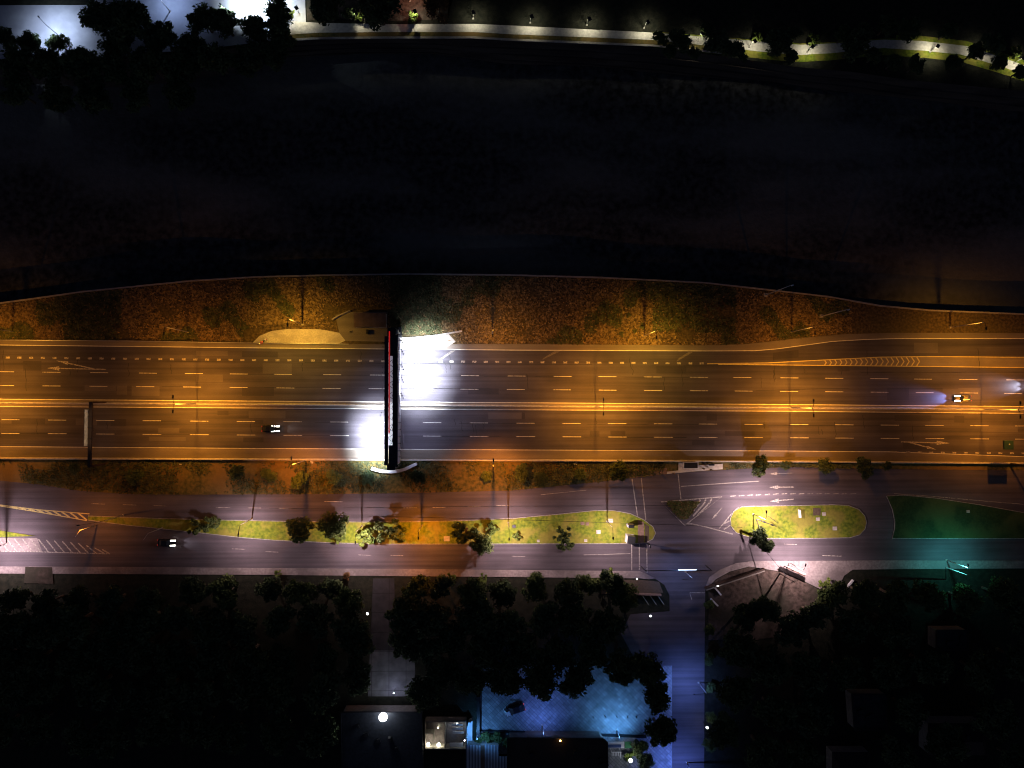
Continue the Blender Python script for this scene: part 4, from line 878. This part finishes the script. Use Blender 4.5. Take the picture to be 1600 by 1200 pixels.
# ================================================================== VEHICLES
def car(front_px, rz, label, paint_='car_dark', lampm='headlamp', beam=None, beamc=(1, .95, .85), tail=True, lens=.6, group=None, name='car', glow=None):
    """built with its nose to +x; front_px: photo pixel of the middle of the bonnet"""
    c = P(*front_px); root = thing(name, (c.x, c.y, 0), label, 'car', group, rz)
    prof = [(-2.2, .35, .75, .74), (-2.15, .35, .9, .82), (-1.5, .28, .98, .88), (0, .25, .95, .9), (1.2, .27, .92, .88), (1.95, .32, .80, .82), (2.2, .38, .66, .70)]
    m = MB(); vs = []
    for x_, zl, zh, hw in prof: vs += [(x_, -hw, zl), (x_, -hw, lerp(zl, zh, .7)), (x_, -hw * .88, zh), (x_, hw * .88, zh), (x_, hw, lerp(zl, zh, .7)), (x_, hw, zl)]
    n = len(prof); fs = [(6 * i + k, 6 * (i + 1) + k, 6 * (i + 1) + (k + 1) % 6, 6 * i + (k + 1) % 6) for i in range(n - 1) for k in range(6)] + [(5, 4, 3, 2, 1, 0), tuple(6 * (n - 1) + k for k in range(6))]
    m.add(vs, fs).build('body', paint_, root)
    cab = [(-1.75, .92, .72, .93), (-1.15, .92, .62, 1.38), (-.2, .92, .62, 1.44), (.3, .92, .62, 1.40), (1.05, .92, .74, .94)]
    m = MB(); vs = []
    for x_, zl, hw, zh in cab: vs += [(x_, -hw * 1.12, zl), (x_, -hw, zh), (x_, hw, zh), (x_, hw * 1.12, zl)]
    m.add(vs, [(4 * i + k, 4 * (i + 1) + k, 4 * (i + 1) + (k + 1) % 4, 4 * i + (k + 1) % 4) for i in range(4) for k in range(4)] + [(3, 2, 1, 0), (16, 17, 18, 19)]).build('windows', 'glass', root)
    MB().box((-.42, 0, 1.435), (1.25, 1.18, .04), 0, .96).build('roof', paint_, root)
    for x_ in (-1.35, 1.35):
        for s in (-1, 1):
            wh = MB().tube((x_, s * .66, .32), (x_, s * .87, .32), .32, n=16).build('wheel', 'rubber', root); MB().tube((x_, s * .86, .32), (x_, s * .885, .32), .19, n=10).build('rim', 'steel', wh)
    for s in (-1, 1):
        MB().add([(2.17, s * .62 - .14, .78), (2.17, s * .62 + .14, .78), (2.17 - lens, s * .64 + .12, 1.03), (2.17 - lens, s * .64 - .12, 1.03), (2.21, s * .62 - .14, .6), (2.21, s * .62 + .14, .6)],
                 [(0, 1, 2, 3), (4, 5, 1, 0)]).build('headlight', lampm, root)  # lens drawn out backwards to imitate long headlight streaks
        MB().box((-2.17, s * .6, .78), (.08, .3, .14)).build('taillight', 'tail_lamp', root)
        MB().box((.75, s * .98, .98), (.14, .2, .12)).build('side_mirror', paint_, root)
        if beam: spot('headlight_beam', (2.35, s * .6, .75), beamc, beam, root, 46, 1, .08, (1, 0, -.07))
    if glow: spot('headlight_spill', (2.6, 0, 1.6), beamc, glow, root, 120, 1, .3, (.9, 0, -1))
    return root
GC = 'cars driving with their headlights on'
car((424, 669.7), 0, 'dark car with two bright white headlights on the eastbound lanes', lens=1.8, beam=500, beamc=(1, .85, .7), group=GC)
o = car((1502, 622.5), math.pi, 'car with blue white headlight beam in the westbound lane beside the median', 'car_grey', 'headlamp_blue', beam=11000, beamc=(.30, .40, 1), lens=1.3, group=GC, glow=60)
for yy, xx in ((.28, -.4),): MB().box((xx, yy, 1.49), (1.7, .22, .06)).build('streak_bar', 'turn_lamp', o)  # glowing bar added to imitate a yellow light streak
car((1618, 604), math.pi, 'car entering at the right edge, its white beam on the lane', 'car_grey', 'headlamp_blue', beam=9000, beamc=(.75, .80, 1), group=GC, glow=260)
car((262, 847.3), -.04, 'white lamped car on the frontage road below the grass island', lens=1.1, beam=700, beamc=(.95, .9, 1), group=GC)
c_ = car((804, 1107), math.pi + .3, 'parked black car with a pale panel for its lit windscreen in the blue car park', 'car_dark', 'glass', name='parked_car'); c_.scale = (1.2, 1.2, 1.15)
MB().box((1.55, .35, .98), (.9, .9, .06)).build('windscreen_light_panel', 'poster', c_); MB().box((2.2, -.1, .62), (.1, 1.3, .3)).build('bumper', 'poster', c_)  # pale panel added on the bonnet, imitates the lit windscreen
# motorcycle and its rider in the lay-by
p = P(411.5, 534.5); root = thing('motorcycle', p, 'red motorcycle with its lamp lit at the edge of the gravel lay-by', 'motorcycle', rz=R(35) + math.pi)
for x_ in (-.72, .72):
    wh = MB().tube((x_, -.07, .32), (x_, .07, .32), .32, n=16).build('wheel', 'rubber', root); MB().tube((x_, -.075, .32), (x_, .075, .32), .18, n=10).build('rim', 'steel', wh)
MB().box((0, 0, .52), (.62, .26, .42), 0, .8).build('engine', 'dark_steel', root); MB().ball((.22, 0, .86), .24, sq=(1.3, .8, .7)).build('fuel_tank', 'cloth_red', root, True)
MB().box((-.38, 0, .84), (.7, .28, .12), 0, .85).build('seat', 'black', root)
MB().tube((.72, .0, .32), (.5, 0, 1.05), .05).build('fork', 'steel', root); MB().tube((.48, -.38, 1.08), (.48, .38, 1.08), .025).build('handlebar', 'steel', root)
MB().ball((.72, 0, .95), .11).build('headlight', 'turn_lamp', root, True); MB().box((-.78, 0, .78), (.3, .34, .3)).build('luggage_box', 'bulb_warm' if 0 else 'poster', root)
root.scale = (1.2, 1.2, 1.1)
spot('headlight_beam', (.85, 0, .95), (1, .8, .6), 60, root, 60, 1, .05, (1, 0, -.35))
MB().tube((-.9, .18, .3), (.1, .18, .3), .05).build('exhaust', 'steel', root)
MB().box((-.96, 0, .72), (.04, .16, .1)).build('taillight', 'tail_lamp', root)
r_ = person((p.x + .05, p.y, .0), R(35) + math.pi - math.pi / 2, 'person in a reddish jacket and helmet sitting on the motorcycle in the lay-by', 'cloth_red', True)

# ================================================================== CABINETS, BOLLARDS, COVERS
def boxthing(name, px, py, d, h, label, cat, side, top, rz=0.0, group=None):
    p = P(px, py, h); root = thing(name, (p.x, p.y, .1), label, cat, group, rz)
    MB().box((0, 0, h / 2), (d[0], d[1], h - .1)).build('body', side, root); MB().box((0, 0, h + .0), (d[0] + .06, d[1] + .06, .1)).build('top', top, root)
    MB().box((-d[0] / 2 - .01, 0, h * .5), (.03, d[1] * .8, h * .7)).build('door', 'poster', root); MB().box((0, 0, .06), (d[0] + .2, d[1] + .2, .12)).build('plinth', 'concrete', root)
    return root
boxthing('utility_cabinet', 986.5, 844, (2.0, 1.9), 3.4, 'large white-sided utility cabinet with dark roof at the east end of the grass island', 'cabinet', 'poster', 'dark_steel', -.12, 'cabinets at the crossing')
boxthing('utility_cabinet', 986.5, 822.5, (1.5, .75), 2.6, 'smaller white-sided cabinet above the large cabinet beside the footpath', 'cabinet', 'poster', 'black', 0, 'cabinets at the crossing')
struct(MB().slab(PL([(996.5, 812), (1006, 816), (1006, 848), (996.5, 848)]), .13, .145).build('island_footpath', 'red_paving')); struct(MB().slab(PL([(1007.5, 818), (1014, 822), (1014, 846), (1007.5, 847.5)]), .13, .142).build('island_soil_bed', 'bark'))
p = P(1010.5, 848.5); root = thing('banner_pole', p, 'short dark pole casting a long broad shadow onto the junction', 'pole')
MB().tube((0, 0, 0), (0, 0, 4.6), .09).build('pole', 'dark_steel', root); MB().box((.05, -.1, 3.5), (.25, .75, 1.9), .2).build('signal_head', 'black', root); MB().ball((-.12, .1, 4.5), .14).build('lens', 'poster', root)
GL = 'square utility covers set in the grass'
for x, y, s, lb in ((910, 817.5, 1.0, 'brown utility cover pair, left one, on the grass island'), (917.5, 818.5, .9, 'brown utility cover pair, right one, on the grass island'), (954, 813.5, 1.2, 'pale round-cornered cover beside the curved lamp pole'),
                    (803, 822, .9, 'dark square cover between the lamps of the island middle'), (698, 841.5, 1.5, 'wide pale cover left of the dark overhanging tree'), (841, 845, .7, 'small pale cover near the kerb right of the sapling'),
                    (915, 844.5, .8, 'small white cover below the cover pair at the kerb'), (935, 831, 1.1, 'faint round cover between the cover pair and curved lamp'), (1287, 803, 1.0, 'topmost pale square cover on the oval island'),
                    (1277.5, 811, 1.0, 'middle pale square cover on the oval island'), (1304, 825.5, 1.1, 'lowest pale square cover on the oval island'), (487, 722, .8, 'bright small cover by the barrier left of the billboard'),
                    (899, 724, 1.0, 'pale cover below the barrier right of the middle'), (1512, 799, .8, 'faint cover in the middle of the big dark lawn'), (282, 725, .6, 'tiny bright cover on the verge below the median lamp')):
    p = P(x, y); o = MB().box((0, 0, .06), (s * 1.0, s * .85, .12)).build('utility_cover', 'red_paving' if 'brown' in lb else 'dark_steel' if 'dark sq' in lb else 'barrier_concrete', loc=(p.x, p.y, .13 if y > 780 else -.02)); tag(o, lb, 'cover', GL)
p = P(1248, 802, 0); o = MB().box((0, 0, .5), (.35, 2.1, 1.0), .08).build('low_wall', 'poster', loc=(p.x, p.y, .13)); tag(o, 'short white upright slab on the oval island', 'slab')
p = P(1276, 799.5); tag(MB().box((0, 0, .03), (2.0, 1.9, .05)).build('soil_bed', 'bark', loc=(p.x, p.y, .13)), 'dark square planting bed beside the pale covers on the oval island', 'planting bed')
GBo = 'dark bollards in the car park'
for i, (x, y) in enumerate(((926.5, 1119.5), (946, 1119.5), (963.5, 1119.5), (980, 1119.5), (994, 1119.5))):
    p = P(x, y); root = thing('bollard', p, 'dark bollard in the car park row, %s from the left' % ORD[i], 'bollard', GBo)
    MB().tube((0, 0, 0), (0, 0, 1.0), .11, .10, 10).build('post', 'black', root); MB().ball((0, 0, 1.0), .12).build('cap', 'dark_steel', root)
# traffic light mast and boards at the corner
def board(a, b, h0, h1, m_, label, lit):
    p, q = P(*a, (h0 + h1) / 2), P(*b, (h0 + h1) / 2); c = (p + q) / 2; d = q - p; rz = math.atan2(d.y, d.x)
    root = thing('roadside_hoarding', (c.x, c.y, 0), label, 'hoarding', 'roadside hoardings at the corner', rz)
    MB().box((0, 0, (h0 + h1) / 2), (d.length, .35, h1 - h0)).build('board', 'brown_steel', root)
    MB().box((0, -.42 if not lit else .42, (h0 + h1) / 2 + .2), (d.length * .98, .28, h1 - h0 - .5)).build('display_face', 'poster' if lit else 'wall_render', root)
    for t in (-.38, 0, .38): MB().tube((d.length * t, 0, 0), (d.length * t, 0, h1 - .2), .12).build('post', 'brown_steel', root)
board((1101, 919), (1194, 888.5), .9, 2.3, 'x', 'long dark hoarding running down left from the corner pavement', False)
board((1229, 887), (1257, 899.5), 2.6, 3.5, 'x', 'short hoarding with a brightly lit face under the corner street lamp', True)
p = P(1218.5, 896); root = thing('utility_pole', p, 'dark utility pole with crossarm and stay beside the corner hoardings', 'utility pole')
MB().tube((0, 0, 0), (0, 0, 10), .16, .11).build('pole', 'brown_steel', root); MB().box((0, 0, 9.4), (2.2, .12, .14), .4).build('crossarm', 'brown_steel', root)
tp = P(1197, 862, 3.0) - p; MB().tube((0, 0, 6), (tp.x, tp.y, 3.0), .05).build('stay', 'dark_steel', root)
p = P(1181, 840); root = thing('signal_mast', p, 'dark bent signal mast reaching over the left part of the oval island', 'traffic signal')
a1 = P(1181.5, 811, 6.2) - p; a2 = P(1213, 822.5, 6.2) - p
m = MB(); m.tube((0, 0, 0), (0, 0, 6.2), .13, .1); m.build('post', 'dark_steel', root)
MB().tube((0, 0, 6.2), a1, .1).build('arm', 'dark_steel', root); MB().tube(a1, a2, .13, .09).build('arm', 'dark_steel', root)
MB().tube(P(1200, 806, 6) - p, P(1215, 817, 6) - p, .06).build('crossbar', 'dark_steel', root)
for t in (.4, .8): MB().box(a1.lerp(a2, t), (.35, .35, .9)).build('signal_head', 'black', root)
p = P(1478, 905); root = thing('bracket_mast', p, 'thin dark mast with a pale slanting arm below the teal lit lawn', 'mast')
e0, e1 = P(1478, 886.5, 8) - p, P(1510, 898, 8) - p
MB().tube((0, 0, 0), (e0.x, e0.y, 8), .12, .09).build('pole', 'dark_steel', root); MB().tube(e0, e1, .12, .08).build('arm', 'pole_steel', root)
# cross beam over the side street; its strip glows in place of reflected light
a_, b_ = P(1008, 891.5, 5.5), P(1112, 891.5, 5.5); c = (a_ + b_) / 2
for (pa, pb, lb) in (((560, 806), (1160, 824), 'long dark overhead cable sagging above the grass islands'), ((420, 795), (1060, 790), 'dark overhead cable above the ramp road')):
    A, B = P(*pa, 8), P(*pb, 8); pts = [A.lerp(B, t / 24) - Vector((0, 0, 1.2 * math.sin(math.pi * t / 24))) for t in range(25)]
    tag(MB().path(pts, .045, 5).build('overhead_cable', 'black'), lb, 'cable')
c = (a_ + b_) / 2
root = thing('cross_beam', (c.x, c.y, 0), 'dark beam across the mouth of the side street with a short bright strip', 'cross beam')
L_ = (b_ - a_).length
MB().box((0, 0, 5.5), (L_, .18, .2)).build('beam', 'dark_steel', root)
for s in (-1, 1): MB().tube((s * L_ / 2, 0, 0), (s * L_ / 2, 0, 5.5), .1).build('post', 'dark_steel', root)
o_ = P(1074, 890.3, 5.7) - Vector((c.x, c.y, 0)); MB().box((o_.x, o_.y, 5.75), (4.6, .16, .12)).build('reflection_strip', 'reflection_strip', root)
# low red fence and stakes left of the side street
o = MB().ribbon(PL([(985, 926.5), (1032, 928.5)]), .35, 0, 1.3).build('red_fence', 'red_paving'); tag(o, 'low reddish fence on the bed left of the side street mouth', 'fence')
struct(MB().slab(PL([(940, 906), (1000, 906), (1030, 909), (1036, 926), (940, 928)]), -.03, .05).build('planted_bed', 'bark'))
for i, x in enumerate((1004, 1016, 1028)):
    o = MB().ribbon(PL([(x, 931), (x + 9, 944)]), .12, 0, .5).build('parking_rail', 'barrier_concrete'); tag(o, 'thin slanting pale rail below the red fence, %s from the left' % ORD[i], 'rail', 'slanting rails below the red fence')
for x, y, x2, y2, lb in ((1114, 915, 1126, 929, 'upper pale slanting plank right of the side street'), (1110, 935, 1121, 946, 'lower pale slanting plank right of the side street'), (1323, 916, 1332, 906, 'white slanting plank at the dark driveway mouth')):
    o = MB().ribbon(PL([(x, y), (x2, y2)]), .4, 0, .7).build('plank_barrier', 'poster'); tag(o, lb, 'barrier', 'pale planks by the side street')

# ================================================================== BUILDINGS AT THE BOTTOM
def house(poly, h, roofm, label, name='house', wins=(), pitched=False, cat='house', chim=True):
    pts = [P(x, y, h) for x, y in poly]; c = sum(pts, Vector()) / len(pts); root = thing(name, (c.x, c.y, 0), label, cat, 'buildings at the south edge')
    q = [p - Vector((c.x, c.y, 0)) for p in pts]; inner = [Vector((v.x * .95, v.y * .95, 0)) for v in q]
    MB().slab(inner, -.05, h - .1).build('wall', 'wall_render', root)
    if pitched:
        m = MB(); k = [Vector((v.x, v.y, h)) for v in q]; r1_ = (k[0] + k[3]) / 2 + Vector((2, 0, 1.8)); r2_ = (k[1] + k[2]) / 2 + Vector((-2, 0, 1.8))
        m.add(k + [r1_, r2_], [(0, 4, 5, 1), (1, 5, 2), (2, 5, 4, 3), (3, 4, 0), (3, 2, 1, 0)][::1]); rf = m.build('roof', roofm, root)
    else: rf = MB().slab(q, h - .1, h + .15).build('roof', roofm, root); MB().ribbon([Vector((v.x * .985, v.y * .985, 0)) for v in q], .25, h + .15, h + .5, closed=True).build('parapet', roofm, root)
    if chim: MB().box((2, 1, h + .9), (.8, .8, 1.6)).build('chimney', 'grey_roof', rf)
    rv = random.Random(len(label)); ex = max(abs(v.x) for v in q) * .7; ey = max(abs(v.y) for v in q) * .6
    if not pitched:
        for _ in range(5): MB().box((rv.uniform(-ex, ex), rv.uniform(-ey, ey), h + .4), (rv.uniform(.4, 1.6), rv.uniform(.4, 1.1), rv.uniform(.4, .8)), .3).build('roof_vent', 'dark_steel', rf)
    for (wx, wy, ww) in wins:
        f = MB().box((wx, wy, h * .55), (ww, .1, 1.3)).build('window', 'barrier_concrete', root); MB().box((wx, wy + .04, h * .55), (ww - .2, .08, 1.1)).build('pane', 'glass', f)
    return root
house([(532, 1112), (660, 1112), (662, 1205), (534, 1205)], 5, 'billboard_black', 'flat grey roofed building under the dazzling white lamp')
house([(792, 1152), (942, 1153), (950, 1160), (950, 1215), (792, 1215)], 4.5, 'tile_roof', 'dark long building with rounded corner below the car park wall')
house([(1462, 984), (1512, 984), (1512, 1015), (1462, 1015)], 4, 'grey_roof', 'small house with a dim pale roof edge in the south-east gardens', chim=False)
house([(1330, 1084), (1385, 1084), (1385, 1140), (1334, 1140)], 4, 'grey_roof', 'dark house whose corner shows as a faint pale L in the south-east', chim=False)
house([(1450, 1130), (1540, 1130), (1540, 1180), (1450, 1180)], 5, 'tile_roof', 'almost invisible dark house near the lower right corner', pitched=True)
house([(1300, 1175), (1360, 1175), (1360, 1230), (1300, 1230)], 4, 'tile_roof', 'dark tiled house at the bottom edge in the south-east', pitched=True)
# open lit courtyard building
c0 = P(697, 1150, 3); root = thing('courtyard_building', (c0.x, c0.y, 0), 'small open-roofed courtyard with lit rooms and two bright globe lamps', 'building', 'buildings at the south edge')
q = [P(x, y, 3) - Vector((c0.x, c0.y, 0)) for x, y in ((664, 1128), (728, 1128), (728, 1170), (664, 1170))]
MB().slab(q, -.05, .08).build('floor', 'paving', root); MB().ribbon(q, .3, 0, 3, closed=True).build('wall', 'wall_render', root)
for a_, b_ in (((695, 1130), (695, 1169)), ((665, 1146), (677, 1146)), ((677, 1146), (677, 1160)), ((665, 1168), (695, 1168))):
    MB().ribbon([P(*a_, 2.6) - Vector((c0.x, c0.y, 0)), P(*b_, 2.6) - Vector((c0.x, c0.y, 0))], .2, 0, 2.6).build('partition', 'barrier_concrete', root)
v = P(713, 1164, 2.4) - Vector((c0.x, c0.y, 0)); MB().box((v.x, v.y, 2.3), (3.4, 1.0, .15)).build('skylight', 'poster', root)
for i, y in enumerate((1133, 1139, 1145)):
    v = P(714 + i, y, 2.6) - Vector((c0.x, c0.y, 0)); MB().box((v.x, v.y, 2.5), (2.8, .5, .12)).build('roof_slat', 'poster', root)
v = P(688, 1133, 2.4) - Vector((c0.x, c0.y, 0)); MB().box((v.x, v.y, 2.2), (1.2, .9, .15)).build('canopy', 'barrier_concrete', root)
def globe(px, py, h, r, label, m_='bulb_white', pw=0, c=ICE, grp='small bright globe lamps'):
    p = P(px, py, h); root = thing('globe_lamp', (p.x, p.y, 0), label, 'globe lamp', grp)
    MB().tube((0, 0, 0), (0, 0, h - r * .8), .06, .05).build('pole', 'dark_steel', root); MB().ball((0, 0, h), r, 16, 10).build('globe', m_, root, True)
    if pw:
        L = bpy.data.lights.new('globe_light', 'POINT'); L.color = c; L.energy = pw; L.shadow_soft_size = .1; o = bpy.data.objects.new('globe_light', L); COL.objects.link(o); o.parent = root; o.location = (0, 0, h + r + .15 if 0 else h - r - .2)
    return root
globe(598.5, 1120.5, 7, 1.05, 'dazzling white globe lamp over the grey roof', pw=40)  # globe oversized, the glare around the lamp built into its size
globe(669.2, 1162.6, 2.6, .42, 'left bright globe lamp in the courtyard', 'bulb_warm', 40, WARM); globe(685.3, 1163.5, 2.6, .42, 'right bright globe lamp in the courtyard', 'bulb_warm', 60, WARM)
globe(684.5, 1137, 2.6, .16, 'small globe lamp at the top of the courtyard', 'bulb_warm', 10, WARM)
globe(714, 1131, 2.0, .15, 'greenish white globe lamp lighting the courtyard slats', 'bulb_white', 130, (.85, 1, .92))
globe(574, 959, 5, .26, 'small bright globe lamp left of the driveway'); globe(985.5, 1188.5, 5, .45, 'bright globe lamp in the bushes right of the dark building', pw=200)
globe(875.5, 1157.5, 5.4, .22, 'small orange globe lamp on the dark long building', 'bulb_sodium'); globe(1016.5, 962.5, 4, .2, 'tiny white globe lamp at the service yard', pw=25, c=(.4, .5, 1))
globe(1105, 1137, 4, .28, 'small white globe lamp in the hedge of the side street'); globe(1121.5, 915.5, 4, .16, 'tiny globe lamp beside the upper slanting plank'); globe(726, 1157, 3, .15, 'tiny reddish white globe lamp left of the white curved screen')
globe(671.5, 1070, 3, .12, 'pinpoint lamp in the wood left of the car park'); globe(995, 905, 3, .14, 'pinpoint teal lamp on the planted bed by the crossing', pw=0)
globe(615, 1083, 3.2, .12, 'low globe lamp at the foot of the driveway', pw=420, c=(.62, .66, 1))
# white curved screen, ribbed roofs, canopies by the car park
o = MB().ribbon(PL([(738, 1121.5), (733, 1124), (730.5, 1132), (730, 1145), (731, 1157)]), .2, 0, 2.4).build('curved_screen', 'poster'); tag(o, 'tall white curved screen wall left of the car park', 'screen wall')
struct(MB().slab(PL([(738, 1121), (733, 1124), (730, 1132), (729, 1158), (738, 1158)]), 0, .06).build('screen_paving', 'poster'))
root = thing('garage', P(752, 1185), 'garage with blue ribbed metal roof and a brown strip at the bottom edge', 'garage', 'buildings at the south edge'); o0 = Vector(root.location)
def rel(pts, h): return [P(x, y, h) - Vector((o0.x, o0.y, 0)) for x, y in pts]
MB().slab(rel([(729, 1165), (779, 1165), (779, 1215), (729, 1215)], 3), 0, 2.9).build('wall', 'wall_render', root)
MB().slab(rel([(728, 1164), (751, 1164.5), (751, 1215), (728, 1215)], 3), 2.95, 3.1).build('roof', 'ribbed_roof', root); MB().slab(rel([(757.5, 1163), (779, 1165), (780, 1215), (757.5, 1215)], 3), 2.95, 3.1).build('roof', 'ribbed_roof', root)
MB().slab(rel([(751.2, 1164.6), (757.3, 1164.6), (757.3, 1215), (751.2, 1215)], 3), 2.95, 3.25).build('ridge_strip', 'brown_roof', root)
MB().slab(rel([(780.2, 1182), (795, 1182), (795, 1215), (780.2, 1215)], 3), 2.9, 3.05).build('lean_to_roof', 'ribbed_roof', root)
o = MB().ribbon(PL([(750, 1141), (850, 1143.5), (1009, 1149.5)]), .35, 0, 1.1).build('lot_wall', 'dark_steel'); tag(o, 'low dark wall along the south side of the blue car park', 'wall')
o = MB().ribbon(PL([(747.5, 1083), (747.5, 1145)]), .8, 0, 2.6).build('lot_side_wall', 'black'); tag(o, 'tall black wall along the west side of the blue car park', 'wall')
for i, (x, y, r) in enumerate(((762, 1152, 9), (778, 1153, 9), (794, 1158, 9), (748, 1157, 6))): tree(x, y, r, 'dense', 'hedge bush between garage roof and car park, %s placed from the left' % ('second', 'third', 'fourth', 'first')[i], 'hedge by the garage', 'hedge_bush', .7, cat='bush')
for i, (x, y, r) in enumerate(((1000, 1165, 13), (988, 1180, 10), (1008, 1188, 14))): tree(x, y, r, ('dense', 'bright', 'dark')[i], ('dark bush at the lower right corner of the car park', 'lit pale green bush beside the bright globe lamp', 'black bush right of the bright globe lamp')[i], 'bushes at the car park corner', 'corner_bush', .8, cat='bush')
p = P(962, 1164, 2.6); root = thing('pool_canopy', (p.x, p.y, 0), 'bright blue white canopy lit below the car park lamp', 'canopy')
MB().box((0, 0, 2.6), (4.4, 1.6, .1)).build('roof', 'poster', root); MB().box((-.3, -.25, 2.68), (3.4, .8, .05)).build('blue_sheet', 'blue_paint', root)
for sx in (-2, 2):
    for sy in (-.7, .7): MB().tube((sx, sy, 0), (sx, sy, 2.55), .06).build('post', 'steel', root)
p = P(981.5, 1164, 2.4); root = thing('green_awning', (p.x, p.y, 0), 'small green awning right of the blue white canopy', 'awning')
MB().box((0, 0, 2.4), (1.8, 1.7, .12), 0, .92).build('cover', 'green_canvas', root)
for sx in (-.8, .8): MB().tube((sx, 0, 0), (sx, 0, 2.4), .05).build('post', 'steel', root)
p = P(962.5, 1178, 2.5); root = thing('white_pergola', (p.x, p.y, 0), 'small white slatted pergola below the blue white canopy', 'pergola')
m = MB()
for i in range(5): m.box((-1 + .4 * i, 0, 2.5), (.18, .9, .1))
m.build('slats', 'poster', root); MB().box((.1, .5, 2.62), (2.6, .14, .14)).build('beam', 'poster', root); MB().box((1.2, -.3, 2.62), (.14, 1.6, .14)).build('beam', 'poster', root)
for sx in (-1.1, 1.2): MB().tube((sx, .45, 0), (sx, .45, 2.5), .05).build('post', 'poster', root)
lamp((970, 1152), 6.5, (0, .8), (.13, .44, 1.0), 5200, 'car park lamp behind the wall right of the long building', 'car park lamps', tilt=(-.15, .55), size=140, blend=.8, name='car_park_lamp', bulb='bulb_white', hd=(.3, .2, .1))
lamp((745, 1157), 6.5, (0, .3), (.12, .40, 1.0), 2200, 'car park lamp above the white curved screen', 'car park lamps', tilt=(.3, .2), size=150, blend=.8, name='car_park_lamp', bulb='bulb_white', hd=(.3, .2, .1))
lamp((850, 1148), 7, (0, .5), (.12, .26, 1.0), 3000, 'car park lamp in the middle of the south wall', 'car park lamps', tilt=(0, .8), size=150, blend=1, name='car_park_lamp', bulb='bulb_white', hd=(.3, .2, .1))
